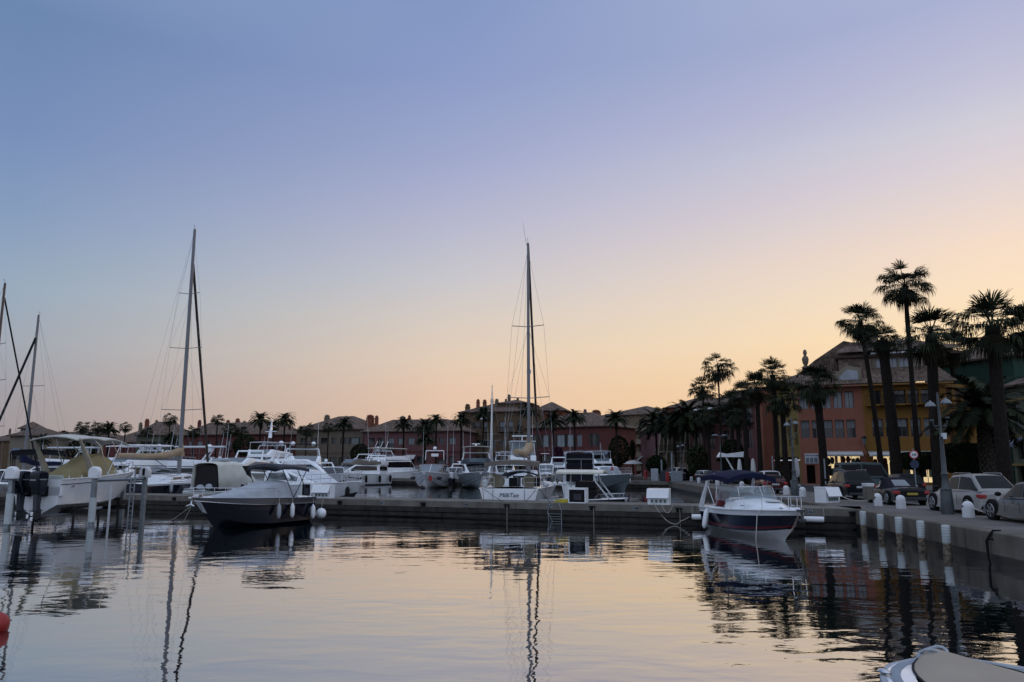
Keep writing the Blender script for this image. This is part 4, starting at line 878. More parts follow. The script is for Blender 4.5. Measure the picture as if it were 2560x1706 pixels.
# ================================================================ buildings
def wallmat(n, c): return mat('stucco_'+n, tuple(v*({'coral': .64, 'ochre': .52, 'yellow': .6, 'green': .8}.get(n, .6)) for v in c), .9, var=.09, vs=.5, bump=.25, bs=25, grime=.22)
W = dict(coral=wallmat('coral', (.40, .165, .115)), pink=wallmat('pink', (.33, .135, .12)), ochre=wallmat('ochre', (.38, .20, .055)), yellow=wallmat('yellow', (.40, .29, .11)),
         rose=wallmat('rose', (.24, .12, .12)), red_=wallmat('red', (.20, .075, .07)), beige=wallmat('beige', (.30, .24, .17)), sand=wallmat('sand', (.26, .21, .16)),
         green=wallmat('green', (.035, .075, .055)), sage=wallmat('sage', (.20, .22, .16)), cream=wallmat('cream', (.36, .31, .24)), brown=wallmat('brown', (.20, .135, .09)), terracotta=wallmat('terracotta', (.30, .115, .075)))
def tilemat():
    m = bpy.data.materials.new('clay_roof_tiles'); m.use_nodes = True; t = m.node_tree; n = t.nodes; l = t.links; p = n['Principled BSDF']; p.inputs['Roughness'].default_value = .9; p.inputs['Specular IOR Level'].default_value = .1
    co = n.new('ShaderNodeTexCoord'); v = n.new('ShaderNodeTexVoronoi'); v.inputs['Scale'].default_value = 3.0; l.new(co.outputs['Object'], v.inputs['Vector'])
    r = n.new('ShaderNodeValToRGB'); l.new(v.outputs['Color'], r.inputs[0]); e = r.color_ramp.elements
    e[0].color = (.06, .045, .036, 1); e[1].color = (.21, .155, .125, 1); l.new(r.outputs[0], p.inputs['Base Color'])
    wv = n.new('ShaderNodeTexWave'); wv.inputs['Scale'].default_value = 1.1; wv.bands_direction = 'X'; l.new(co.outputs['Object'], wv.inputs['Vector'])
    b = n.new('ShaderNodeBump'); b.inputs['Distance'].default_value = .08; b.inputs['Strength'].default_value = 1; l.new(wv.outputs['Fac'], b.inputs['Height']); l.new(b.outputs[0], p.inputs['Normal'])
    return m
tile = tilemat()
pane = mat('window_pane', (.015, .018, .022), .08, var=.3, spec=.6)
paneb = mat('window_blind', (.17, .19, .21), .3, var=.12, vs=.4)
panew = mat('window_curtain', (.26, .29, .32), .35, var=.15, vs=1)
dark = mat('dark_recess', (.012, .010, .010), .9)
maroon = mat('maroon_shutter', (.07, .02, .02), .7)
shut = mat('green_shutter', (.04, .05, .045), .7)
awn = mat('awning_white', (.52, .52, .52), .9, var=.06)
awnb = mat('awning_blue', (.15, .18, .24), .9, var=.1)
lit = mat('shop_light', (.85, .62, .32), .5, emit=.8, var=.25, vs=1.2)
def wall(mb, W_, H, ops, dep=.3, m=0, z0=0, x0=0):
    xs = sorted({x0, x0+W_}|{v for o in ops for v in (o[0], o[1])}); zs = sorted({z0, z0+H}|{v for o in ops for v in (o[2], o[3])})
    xs = [x for x in xs if x0-1e-6 <= x <= x0+W_+1e-6]; zs = [z for z in zs if z0-1e-6 <= z <= z0+H+1e-6]
    for a, b in zip(xs, xs[1:]):
        for c, d in zip(zs, zs[1:]):
            cx, cz = (a+b)/2, (c+d)/2
            if any(o[0] < cx < o[1] and o[2] < cz < o[3] for o in ops): continue
            mb.add([(a, 0, c), (b, 0, c), (b, 0, d), (a, 0, d)], [(0, 1, 2, 3)], m)
    for o in ops:
        a, b, c, d = o[:4]
        mb.add([(a, 0, c), (b, 0, c), (b, 0, d), (a, 0, d), (a, dep, c), (b, dep, c), (b, dep, d), (a, dep, d)], [(0, 4, 5, 1), (1, 5, 6, 2), (2, 6, 7, 3), (3, 7, 4, 0)], m)
    return mb
WC = {}
def window(par, a, b, c, d, y, pm=None, kind='win', fm=None, dep=None):
    w_, h = b-a, d-c; key = (round(w_, 1), round(h, 1), kind, pm.name if pm else '', fm.name if fm else '')
    if key not in WC:
        fr = .06; mb = MB()
        mb.add([(0, 0, 0), (w_, 0, 0), (w_, 0, h), (0, 0, h)], [(0, 1, 2, 3)], 0)
        for q in ((0, fr, 0, h), (w_-fr, w_, 0, h), (fr, w_-fr, 0, fr), (fr, w_-fr, h-fr, h)): mb.box(q[0], q[1], -.06, -.004, q[2], q[3], 1)
        if w_ > .8: mb.box(w_/2-.03, w_/2+.03, -.05, -.004, fr, h-fr, 1)
        if kind == 'half': mb.box(fr, w_-fr, -.03, -.006, h*.55, h-fr, 2)
        if kind == 'rail':
            for i in range(int(w_/.14)): mb.box(.05+i*.14, .07+i*.14, -.22, -.2, 0, .95, 3)
            mb.box(0, w_, -.23, -.19, .95, .99, 3)
        o = mb.build('window', [pm or pane, fm or mat('window_frame', (.12, .10, .09), .6), paneb, black], par, smooth=False); WC[key] = o.data
    else:
        o = bpy.data.objects.new('window', WC[key]); COL.objects.link(o); o.parent = par
    o.location = (a, y, c); return o
def shutters(par, a, b, c, d, m=None):
    for x0, x1 in ((a-.42, a-.02), (b+.02, b+.42)):
        MB().box(x0, x1, -.05, -.003, c, d).build('shutter', m or shut, par, smooth=False)
def hip(par, x0, x1, y0, y1, z, h, ov=.6, m=None, ridge=None, name='roof', eave=.18, parent=None, flat=.0):
    X0, X1, Y0, Y1 = x0-ov, x1+ov, y0-ov, y1+ov; k = min((Y1-Y0)/2, (X1-X0)/2)*(1-flat)
    v = [(X0, Y0, z), (X1, Y0, z), (X1, Y1, z), (X0, Y1, z), (X0+k, Y0+k, z+h), (X1-k, Y0+k, z+h), (X1-k, Y1-k, z+h), (X0+k, Y1-k, z+h)]
    mb = MB().add(v, [(0, 1, 5, 4), (1, 2, 6, 5), (2, 3, 7, 6), (3, 0, 4, 7), (4, 5, 6, 7)], 0)
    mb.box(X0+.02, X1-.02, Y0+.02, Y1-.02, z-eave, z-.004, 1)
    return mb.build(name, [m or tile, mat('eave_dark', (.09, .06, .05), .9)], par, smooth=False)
def chimney(par, x, y, z, w_=1.0, h=2.2, m=None):
    h = max(h, .4); o = MB().box(x-w_/2, x+w_/2, y-w_/2, y+w_/2, z, z+h-.3).box(x-w_/2-.08, x+w_/2+.08, y-w_/2-.08, y+w_/2+.08, z+h-.3, z+h-.18).box(x-w_*.42, x+w_*.42, y-w_*.42, y+w_*.42, z+h-.18, z+h+.15).box(x-w_*.55, x+w_*.55, y-w_*.55, y+w_*.55, z+h+.15, z+h+.5, tx=w_*.4, ty=w_*.4).build('chimney', m or W['terracotta'], par, smooth=False)
    return o
def facade(label, pxa, da, pxb, db, zt, wm, ops=(), depth=10, roof=2.2, roofm=None, pane_=None, cat='building', name='house', chim=(), ov=.6, zb=QZ, side=None, flat=0, cp=(), balc=True, dep=.3, kinds=None, bands=(), wmb=None, shutp=.0, eave=.18):
    """house front between photo columns pxa (depth da) and pxb (depth db); zt eave height (world)"""
    A = Vector((X_(pxa, da), da)); B = Vector((X_(pxb, db), db)); d = B-A; Lx = d.length; an = math.atan2(d.y, d.x)
    r = thing(name, (A.x, A.y, zb), an, label, cat)
    H = zt-zb; rnd = random.Random(int(pxa)); mb = MB()
    wall(mb, Lx, H, ops, dep, 0)
    mb.add([(0, 0, 0), (0, depth, 0), (Lx, depth, 0), (Lx, 0, 0), (0, 0, H), (0, depth, H), (Lx, depth, H), (Lx, 0, H)], [(0, 4, 5, 1), (1, 5, 6, 2), (2, 6, 7, 3)], 0)
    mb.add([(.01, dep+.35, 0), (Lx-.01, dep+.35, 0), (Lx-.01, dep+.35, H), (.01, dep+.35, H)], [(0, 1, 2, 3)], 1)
    for z, t in bands: mb.box(-.08, Lx+.08, -.12, -.004, z, z+t, 2)
    mb.build('wall', [wm, dark, wmb or wm], r, smooth=False)
    for i, o in enumerate(ops):
        pm = o[4] if len(o) > 4 and o[4] else rnd.choice([pane, pane, paneb] if pane_ is None else pane_); kd = o[5] if len(o) > 5 else ''
        if kd == 'open': continue
        window(r, o[0], o[1], o[2], o[3], dep-.02, pm, kd)
        if kd != 'rail' and rnd.random() < shutp: shutters(r, *o[:4])
    for o in ops:
        if len(o) > 5 and o[5] == 'rail' and o[2] > 3 and balc:
            a, b, z = o[0]-.45, o[1]+.45, o[2]; mbb = MB().box(a, b, -1.0, -.003, z-.16, z).box(a, b, -1.0, -.96, z+.92, z+.97, 1).box(a, a+.04, -.96, -.003, z+.92, z+.97, 1).box(b-.04, b, -.96, -.003, z+.92, z+.97, 1)
            for q in range(int((b-a)/.25)+1): mbb.box(a+q*.25, a+q*.25+.03, -.99, -.97, z, z+.92, 1)
            mbb.build('balcony', [wm, black], r, smooth=False)
        elif len(o) > 5 and o[5] == '' and o[2] < 4 and balc and rnd.random() < .3:
            MB().prism([(-1.1, o[3]-.35), (-.004, o[3]+.3), (-.004, o[3]+.22), (-1.1, o[3]-.6)], o[0]-.3, o[1]+.3, 'x').build('awning', rnd.choice([awn, awnb, maroon]), r, smooth=False)
    if roof: hip(r, 0, Lx, 0, depth, H+.12, roof, ov, roofm, flat=flat, eave=eave)
    for px, py, wp in cp:
        nrm_ = Vector((-math.sin(an), math.cos(an))); A2 = A+nrm_*depth*.42; u = X_(px, 1.0, 1040); x = (u*A2.y-A2.x)/(math.cos(an)-u*math.sin(an))
        if -1 < x < Lx+1:
            dd = A2.y+x*math.sin(an); ww = max(.5, wp/F*dd); zt_ = Z_(py, dd)-zb; chimney(r, x, depth*.42, H+.1, ww*.8, zt_-H-.1-.5, W['sand'] if rnd.random() < .45 else (wm if rnd.random() < .6 else None))
    return r, Lx, H, an
def grid_ops(Lx, floors, n, w_, rnd, skip=.1, mar=.8, kd=('', 'rail')):
    ops = []; pitch = (Lx-2*mar)/n
    for z, h in floors:
        for i in range(n):
            if rnd.random() < skip: continue
            ww = w_*rnd.choice([1, 1, 1.25, .8]); c = mar+pitch*(i+.5); door = rnd.random() < .4
            ops.append((c-ww/2, c+ww/2, z+(0 if door else .75), z+h, None, 'rail' if door else ''))
    return ops
def wlen(pxa, da, pxb, db): return (Vector((X_(pxb, db), db))-Vector((X_(pxa, da), da))).length
# ---- the coral / ochre building with the shops
DA, DB = 84.0, 79.0
pA, pB = (2003, DA), (2168, 81.5)
def zrow(py, d): return Z_(py, d)-QZ
def facx(px, pxa, da, Bx, an):   # local x on the facade line under photo column px
    A = Vector((X_(pxa, da), da)); dr = Vector((math.cos(an), math.sin(an))); u = X_(px, 1.0)
    # A.x+t*dr.x = u*(A.y+t*dr.y)
    return (u*A.y-A.x)/(dr.x-u*dr.y)
anC = math.atan2(DB-DA, X_(2368, DB)-X_(2003, DA))
def OPS(cols, rows, pxa, da, an, d):
    out_ = []
    for a, b in cols:
        for (y0, y1, pm, kd) in rows:
            out_.append((facx(a, pxa, da, None, an), facx(b, pxa, da, None, an), zrow(y1, d), zrow(y0, d), pm, kd))
    return out_
c1 = [(2008, 2030), (2036, 2057), (2063, 2088), (2094, 2117), (2123, 2146)]
c1a = [(a, b) for a, b in c1]
ops = OPS(c1, [(979, 1021, panew, ''), (1050, 1095, pane, 'half')], 2003, DA, anC, 82.5)
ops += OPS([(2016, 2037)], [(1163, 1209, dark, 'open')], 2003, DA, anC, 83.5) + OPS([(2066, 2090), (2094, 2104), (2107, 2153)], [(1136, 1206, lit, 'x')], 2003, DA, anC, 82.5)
for i, o in enumerate(ops):
    if o[4] is lit and i % 2 == 0 and False: pass
r, Lx, H, an = facade('coral three storey house with a shop, left half of the pair by the palms', 2003, DA, 2168, 81.7, 11.3, W['coral'], ops, 14, 0, dep=.45)
coral = r
sgn = mat('sign_white', (.42, .45, .48), .6, var=.08)
A_ = lambda px: facx(px, 2003, DA, None, anC)
sg = MB().box(A_(2013), A_(2047), -.08, -.004, zrow(1159, 83.5), zrow(1134, 83.5)).build('shop_sign', sgn, r, smooth=False)
text('viva la moda', .26, sg, (A_(2031), -.085, zrow(1139, 83.5)), (math.pi/2, 0, 0), black, 'sign_lettering', bold=.02, shear=.2)
for k in range(3):
    MB().box(A_(2015.5+k*10.5), A_(2024+k*10.5), -.10, -.081, zrow(1157, 83.5), zrow(1145, 83.5)).build('sign_picture', mat('sign_picture', (.12, .14, .17), .6, var=.6, vs=4), sg, smooth=False)
def awning(r, xa, xb, z, out_=1.5, drop=.45, m=None):
    n = 12; rows = [[(lerp(xa, xb, i/n), -out_*t, z-drop*t-.03*math.sin(t*3)) for t in (0, .5, 1)]+[(lerp(xa, xb, i/n), -out_, z-drop-.22)] for i in range(n+1)]
    return MB().grid(rows, 0).build('awning', m or awn, r, solid=.02)
awning(r, A_(2064), A_(2158), zrow(1128, 82.5), 1.6, .35)
for px in (2118, 2138): pass
t = text('viva la moda', .44, r, (A_(2130), .40, zrow(1141.5, 82.5)-.28), (math.pi/2, 0, 0), black, 'window_lettering', bold=.015, shear=.15)
rr_ = random.Random(9)
for a in (2072, 2082, 2110, 2122, 2135, 2146):
    x = A_(a); MB().box(x-.25, x+.25, .36, .41, .9, 1.5+rr_.random()).ball((x, .36, 2.3+.3*rr_.random()), (.22, .04, .4), 8, 6).build('shop_display', rr_.choice([maroon, black, shut, W['sage']]), r)
# ochre half
ops = OPS([(2188, 2216), (2222, 2243), (2249, 2279), (2285, 2312), (2319, 2346)], [(975, 1011, pane, 'rail'), (1046, 1092, pane, 'half')], 2168, 81.7, anC, 80.5)
ops += OPS([(2184, 2206), (2210, 2252), (2262, 2285), (2300, 2340)], [(1136, 1208, lit, 'x')], 2168, 81.7, anC, 80)
r, Lx2, H2, an2 = facade('ochre three storey house with a shop, right half of the pair by the palms', 2168, 81.7, 2366, 79.2, 11.3, W['ochre'], ops, 13, 0, dep=.5)
ochre = r; B_ = lambda px: facx(px, 2168, 81.7, None, anC)
awning(r, B_(2172), B_(2330), zrow(1128, 80.5), 1.7, .35)
text('viva la moda', .44, r, (B_(2232), .45, zrow(1141.5, 80)-.28), (math.pi/2, 0, 0), black, 'window_lettering', bold=.015, shear=.15)
for a in (2190, 2215, 2232, 2244, 2270, 2310, 2330):
    x = B_(a); MB().box(x-.25, x+.25, .40, .46, .8, 1.4+rr_.random()).ball((x, .4, 2.2+.4*rr_.random()), (.22, .04, .45), 8, 6).build('shop_display', rr_.choice([maroon, black, shut, W['sage']]), r)
# right flank of the ochre house, angled back
fl = MB(); wall(fl, 4.6, H2, [(.8, 1.6, 3.9, 6.6), (2.0, 2.8, 3.9, 6.6), (.8, 1.6, 7.7, 10.0), (2.0, 2.8, 7.7, 10.0)], .3)
fl.add([(.05, .4, 3.5), (4.5, .4, 3.5), (4.5, .4, 10.2), (.05, .4, 10.2)], [(0, 1, 2, 3)], 1)
fl.tr(Matrix.Translation((Lx2, 0, 0)) @ Matrix.Rotation(R(38), 4, 'Z')); fl.build('side_wall', [W['ochre'], mat('brown_shutter', (.12, .06, .03), .7)], r, smooth=False)
# corrugated tile skirt along the eaves (real barrel tiles)
def tileslope(par, xa, xb, y0, z0, y1, z1, ina=0, inb=0, name='roof', p=.26, sub=6, rows_=10, m=None):
    n = int((xb-xa)/p*sub); rows = []
    for i in range(n+1):
        k = i/n; row = []
        for j in range(rows_*2+1):
            t = j/(rows_*2); x = lerp(lerp(xa, xb, k), lerp(xa+ina, xb-inb, k), t); x = lerp(xa, xb, k); x = max(xa+ina*t, min(xb-inb*t, x))
            st = (t*rows_) % 1; row.append((x, lerp(y0, y1, t), lerp(z0, z1, t)+.06*abs(math.sin(math.pi*(x/p)))+.035*(1-st)))
        rows.append(row)
    return MB().grid(rows, 0).build(name, m or tile, par, smooth=False)
tileslope(ochre, -.1, Lx2+1.6, -.9, H2+.12, 3.0, H2+2.15, 0, 1.2, 'eave_roof')
MB().box(-.1, Lx2+1.2, -.85, .0, H2-.06, H2+.1).build('cornice', mat('cornice_ochre', (.22, .12, .045), .9), ochre, smooth=False)
tileslope(coral, -.4, Lx+.1, -.9, H+.12, 2.6, H+1.9, .9, 0, 'eave_roof')
MB().box(-.3, Lx+.0, -.85, .0, H-.06, H+.1).build('cornice', mat('cornice_coral', (.25, .12, .09), .9), coral, smooth=False)
# setback storey with the ribbon window and the high hipped roof
ux0, ux1 = B_(2214)-.3, B_(2346)
mb = MB(); wop = [(ux0+.4+i*1.15, ux0+1.4+i*1.15, H2+2.15, H2+3.25) for i in range(int((ux1-ux0-.6)/1.15))]
wall(mb, ux1-ux0, 2.2, wop, .2, 0, H2+1.7, ux0); mb.v = [(x, y+3.0, z) for x, y, z in mb.v]
mb.box(ux0, ux1, 3.21, 11, H2+1.2, H2+3.85, 0).build('dormer_wall', W['cream'], ochre, smooth=False)
for o in wop: window(ochre, o[0], o[1], o[2], o[3], 3.18, panew if rr_.random() < .7 else pane, '')
MB().box(ux0-.1, ux1+.1, 2.2, 3.0, H2+3.65, H2+3.85).build('dormer_eave', white2, ochre, smooth=False)
tileslope(ochre, ux0-3.8, ux1+4.0, 2.0, H2+3.9, 7.0, H2+5.7, 2.2, 4.6, 'upper_roof', rows_=14)
tileslope(ochre, ux0-3.4, ux0-.02, 2.3, H2+1.75, 3.1, H2+3.95, 0, 0, 'side_roof')
hip(ochre, ux0-3.0, ux1+3.0, 3.0, 12.5, H2+3.6, 2.1, .6, name='main_roof')
MB().prism([(0, H+1.9), (Lx+3, H+1.9), (Lx+1.5, H+5.0), (Lx-1.2, H+5.7), (Lx-4.4, H+3.6)], 5, 12, 'y').build('gable_roof', tile, coral, smooth=False)
xa_, xb_ = A_(2108), A_(2162); za_, zb_ = zrow(952, 83), zrow(926, 83)
MB().prism([(xa_-.3, za_-.25), (xb_+.3, za_-.25), (xb_+.3, zb_+.1), ((xa_+xb_)/2, zb_+.45), (xa_-.3, zb_-.5)], .2, 3.4, 'y').build('dormer', W['cream'], coral, smooth=False)
MB().prism([(xa_, za_), (xb_, za_), (xb_, zb_-.2), ((xa_+xb_)/2, zb_), (xa_+.3, zb_-.7)], .12, .19, 'y').build('skylight', panew, coral, smooth=False)
chimney(ochre, B_(2226), 8, H2+4.2, 1.1, 2.6, W['sand']); 0
chimney(ochre, B_(2300), 9, H2+4.6, 1.0, 1.2, W['sand'])
# wall lantern between the awnings
wl_ = thing('wall_lantern', (X_(2163, 81.5), 81.3, Z_(1112, 81.5)), 0, 'small iron wall lantern between the two white awnings', 'lamp')
MB().lathe([(.02, .9), (.3, .72), (.28, .66)], 8).build('lantern_hood', black, wl_); MB().lathe([(.24, .66), (.15, .1), (.05, 0)], 6).build('lantern_glass', bglass, wl_); MB().tube([(0, 0, 0), (.15, .1, -.4), (.35, .2, -.7)], .04, 6).build('bracket', black, wl_)
# ---- dark green house behind, grey green house at the right edge
rnd = random.Random(5)
Lg = wlen(2330, 95, 2560, 84); opsg = grid_ops(Lg, [(3.4, 2.0), (6.8, 2.0)], 6, 1.1, rnd)
facade('dark green tiled house behind the stocky palm', 2330, 95, 2560, 84, 14.9, W['green'], opsg, 14, 3.0, pane_=[pane])
opsr = [(.6, 1.5, 4.9, 7.6, paneb, ''), (2.4, 3.3, 4.9, 7.6, paneb, ''), (.7, 1.5, 1.9+.6, 4.2, pane, ''), (2.4, 3.3, 2.5, 4.2, pane, ''), (.3, 3.8, .1, 1.9, dark, 'open')]
facade('grey green house with yellow window bands at the right edge', 2536, 70, 2700, 62, 9.9, W['sage'], opsr, 8, 2.2, bands=((4.45, .25), (1.95, .2), (7.7, .2)), wmb=W['yellow'], pane_=[paneb])
# ---- narrow coral front, yellow front and the arcade, receding along the street
ops = [(.35, 1.05, 3.6, 6.9, maroon, ''), (.35, 1.05, 8.3, 11, maroon, '')]
facade('narrow coral gable end beside the yellow house', 1894, 99, 1912, 97, 12.6, W['coral'], ops, 9, 0, zb=QZ)
Ly = wlen(1912, 101, 2003, 90); ops = []
for i in range(6): ops += [(1.0+i*Ly/6.3, 1.75+i*Ly/6.3, 4.3, 7.4, pane, ''), (1.0+i*Ly/6.3, 1.75+i*Ly/6.3, 8.4, 11.0, pane, '')]
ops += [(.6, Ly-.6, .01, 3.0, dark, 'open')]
r, l_, h_, a_ = facade('yellow house with tall narrow windows above a dark cafe terrace', 1912, 101, 2003, 90, 12.6, W['yellow'], ops, 12, 2.6)
st_ = MB().lathe([(.5, 0), (.42, .7), (.2, .9), (.34, 1.2), (.42, 1.7), (.3, 2.0), (.14, 2.15), (.22, 2.35), (.24, 2.6), (.15, 2.85), (.01, 2.95)], 12, (l_*.45, 4, h_+1.9)).box(l_*.45-.9, l_*.45+.9, 3.2, 4.8, h_-.6, h_+1.9).build('roof_bust', W['sand'], r)
for i in range(7): MB().box(.8+i*l_/7.3, 2.2+i*l_/7.3, -.3, -.2, 2.55, 2.66).build('light_strip', mat('strip_light', (.8, .82, .85), .5, emit=.35), r, smooth=False)
# ---- mid pink houses between the palms
Lp = wlen(1728, 116, 1894, 104); ops = []
for i, (a, b) in enumerate(((.06, .20), (.27, .40), (.52, .62), (.72, .80), (.86, .95))): ops += [(a*Lp, b*Lp, 4.3, 6.9, pane, ''), (a*Lp, b*Lp, 7.8, 9.8, paneb, 'rail')]
ops += [(.05*Lp, .3*Lp, .3, 3, dark, 'open'), (.4*Lp, .9*Lp, .3, 3, dark, 'open')]
r, l_, h_, a_ = facade('dusky pink house with bay windows behind the row of palms', 1728, 116, 1894, 104, 11.4, W['rose'], ops, 12, 2.6, bands=((7.1, .25),))
awning(r, .5, l_*.3, h_+.0, 1.6, .5); awning(r, l_*.34, l_*.62, h_-.0, 1.6, .5)
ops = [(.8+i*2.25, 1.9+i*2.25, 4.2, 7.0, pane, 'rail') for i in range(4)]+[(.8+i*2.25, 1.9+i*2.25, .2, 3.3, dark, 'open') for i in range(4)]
r, l_, h_, a_ = facade('cream arcaded house with sloping buttresses behind the palms', 1655, 124, 1728, 117, 8.7, W['cream'], ops, 10, 2.2)
for i in range(5): MB().prism([(-1.4, 0), (-.004, 0), (-.004, 7.2), (-.3, 7.2)], .1+i*2.25, .45+i*2.25, 'x').build('buttress', W['cream'], r, smooth=False)
ops = [(x, x+.55, z, z+2.3, maroon, '') for x in (1.2, 2.5, 4.6, 5.6, 6.6, 8.2) for z in (1.2, 4.9, )]+[(x, x+.55, 8.2, 9.6, maroon, '') for x in (1.2, 2.5, 5.6)]
facade('dusky rose house seen on its long side at the bend of the quay', 1603, 150, 1655, 124, 9.2, W['rose'], [o for o in ops if o[3] < 8.2], 14, 2.3)
facade('terracotta stair tower house rising behind the rose houses', 1668, 160, 1760, 150, 14.6, W['terracotta'], [], 12, 2.4, cp=[(1671,999,9),(1688,994,20)])
facade('long brown roofed house behind the middle palms', 1760, 140, 1900, 128, 13.8, W['brown'], [], 12, 2.0)
# low garden walls in front
for pxa, pxb, d, m_, lab in ((1697, 1742, 108, W['sand'], 'low sand coloured garden wall behind the parked cars'), (1758, 1800, 104, W['rose'], 'low rose garden wall behind the parked cars'), (1628, 1695, 112, W['sand'], 'low garden wall beside the grey cabinets')):
    o = thing('garden_wall', (X_(pxa, d), d, QZ), 0, lab, 'wall'); Lw = X_(pxb, d)-X_(pxa, d)
    MB().box(0, Lw, 0, .3, 0, 2.4 if pxa > 1690 else 1.3).build('wall', m_, o, smooth=False); MB().box(-.05, Lw+.05, -.05, .35, 2.4 if pxa > 1690 else 1.3, (2.4 if pxa > 1690 else 1.3)+.1).build('coping', W['sand'], o, smooth=False)
# ---- beige apartments with balconies
Lb = wlen(1508, 196, 1660, 186); ops = []
for z in (1.5, 4.7, 7.9, 11.1): ops += [(1+i*3.1, 3.3+i*3.1, z, z+2.1, pane, '') for i in range(int(Lb/3.1)-0) if i != 2]
r, l_, h_, a_ = facade('beige apartment block with four tiers of white balconies', 1508, 196, 1660, 186, 15.3, W['beige'], ops, 16, 2.6, name='apartment_building', cp=[(1567,1031,8),(1599,1036,20),(1622,1035,9),(1590,1038,8)])
for z in (1.0, 4.2, 7.4, 10.6):
    for xa, xb in ((.5, 6.5), (7.5, l_-.5)): MB().box(xa, xb, -1.5, -.003, z-.25, z).box(xa, xb, -1.5, -1.38, z, z+.95).build('balcony', W['cream'], r, smooth=False)
# ---- dark red house with the hipped roof (centre right)
Lr = wlen(1318, 168, 1526, 158); ops = []
fl2 = [(1332, 1345), (1357, 1371), (1392, 1412), (1418, 1434), (1442, 1456), (1480, 1494)]
for a, b in fl2: ops.append((facx(a, 1318, 168, 0, math.atan2(-10, X_(1526, 158)-X_(1318, 168))), facx(b, 1318, 168, 0, math.atan2(-10, X_(1526, 158)-X_(1318, 168))), 5.9, 8.5, None, ''))
fl1 = [(1352, 1382), (1395, 1413), (1432, 1448), (1466, 1502), (1508, 1522)]
for a, b in fl1: ops.append((facx(a, 1318, 168, 0, math.atan2(-10, X_(1526, 158)-X_(1318, 168))), facx(b, 1318, 168, 0, math.atan2(-10, X_(1526, 158)-X_(1318, 168))), 1.6, 4.6, None, ''))
r, l_, h_, a_ = facade('dark red two storey house with a wide hipped roof and white shutters', 1318, 168, 1526, 158, 10.9, W['red_'], ops, 14, 3.4, bands=((5.0, .3),), wmb=W['rose'], shutp=.6, pane_=[paneb, panew, pane], cp=[(1353,1019,6)])
MB().prism([(-1.6, 4.3), (-.004, 4.8), (-.004, 4.7), (-1.6, 4.1)], l_*.70, l_*.9, 'x').build('awning', awnb, r, smooth=False)
MB().prism([(-1.6, 4.3), (-.004, 4.8), (-.004, 4.7), (-1.6, 4.1)], l_*.92, l_*.995, 'x').build('awning', awnb, r, smooth=False)
facade('pale house with a lookout chimney behind the red hipped roof', 1400, 200, 1520, 196, 15.2, W['beige'], [], 12, 1.2, cp=[(1463,1023,9),(1491,1025,24),(1515,1035,6)])
facade('terracotta attic house between the mast and the red roof', 1335, 190, 1410, 188, 16.2, W['terracotta'], [], 10, 2.4, cp=[(1353,1017,6),(1374,1020,24)])
# ---- tall brown block behind the sailing yacht
Lk = wlen(1152, 172, 1318, 168); rnd = random.Random(11)
ops = grid_ops(Lk, [(1.8, 2.2), (5.4, 2.2), (9.4, 2.2)], 7, 1.2, rnd, .05)
r, l_, h_, a_ = facade('tall brown apartment house crowded with chimneys behind the central mast', 1152, 172, 1318, 168, 14.6, W['brown'], ops, 14, 2.6, name='apartment_building', bands=((4.8, .4), (8.6, .5)), wmb=W['beige'], shutp=.3, cp=[(1169,1010,13),(1195,998,9),(1211.6,999,10),(1230,995,7),(1242,997,10),(1265,997,7),(1273,986,8),(1285,1002,12),(1294.5,994,7),(1315,1007,9)])
MB().box(l_*.52, l_*1.0, 3, 12, h_, h_+2.2).build('attic_storey', W['brown'], r, smooth=False); hip(r, l_*.5, l_*.96, 3, 12, h_+2.2, 1.0, .4, name='attic_roof')
MB().prism([(-1.8, 0), (-.004, .8), (-.004, .7), (-1.8, -.1)], l_*.33, l_*.5, 'x').build('awning', awn, r, smooth=False).location = (0, 0, 12.1)
# ---- left hand rows
Lq = wlen(905, 165, 1152, 160); rnd = random.Random(12); ops = grid_ops(Lq, [(1.6, 2.3), (5.6, 2.2)], 9, 1.5, rnd, .08)
facade('long dark rose terrace with a tiled roof left of the brown block', 905, 165, 1152, 160, 10.0, W['rose'], ops, 13, 2.7, bands=((4.7, .3),), wmb=W['red_'], flat=.25, cp=[(926,1037,19),(942,1039,9),(1007,1040,14),(1023.5,1038,8)])
Lq = wlen(738, 172, 905, 166); rnd = random.Random(13); ops = grid_ops(Lq, [(1.4, 2.4), (5.8, 2.2)], 6, 1.6, rnd, .05)
facade('grey beige terrace with balconies and a square chimney', 738, 172, 905, 166, 10.6, W['sand'], ops, 13, 3.3, bands=((4.7, .35),), shutp=.2, cp=[(818,1037,13),(866,1040,15)])
Lq = wlen(672, 176, 738, 174); rnd = random.Random(14)
facade('small dark red house with a flat roof terrace', 672, 176, 738, 174, 9.8, W['red_'], grid_ops(Lq, [(1.4, 2.2), (5.0, 2.0)], 3, 1.2, rnd), 12, 1.2, cp=[(726,1061,5)])
Lq = wlen(452, 184, 690, 176); rnd = random.Random(15); ops = grid_ops(Lq, [(1.4, 2.4), (5.6, 2.1)], 9, 1.3, rnd, .1)
facade('long dark red terrace topped by round chimneys behind the left mast', 452, 184, 690, 176, 10.0, W['red_'], ops, 12, 3.0, bands=((4.7, .3),), wmb=W['rose'], flat=.3, cp=[(464,1051,9),(481,1046,11),(500,1050,8),(571,1050,9),(595,1046,10),(612,1052,8)])
Lq = wlen(336, 182, 452, 184); rnd = random.Random(16)
facade('pale green house with shutters left of the dark red terrace', 336, 182, 452, 184, 10.0, W['sage'], grid_ops(Lq, [(.8, 2.8), (5.8, 1.8)], 5, 1.5, rnd, .1), 12, 3.3, shutp=.5, flat=.3, pane_=[shut, shut, pane], cp=[(341,1057,7),(353.5,1056,9),(369,1047,11),(392.5,1050,8),(437,1050,8)])
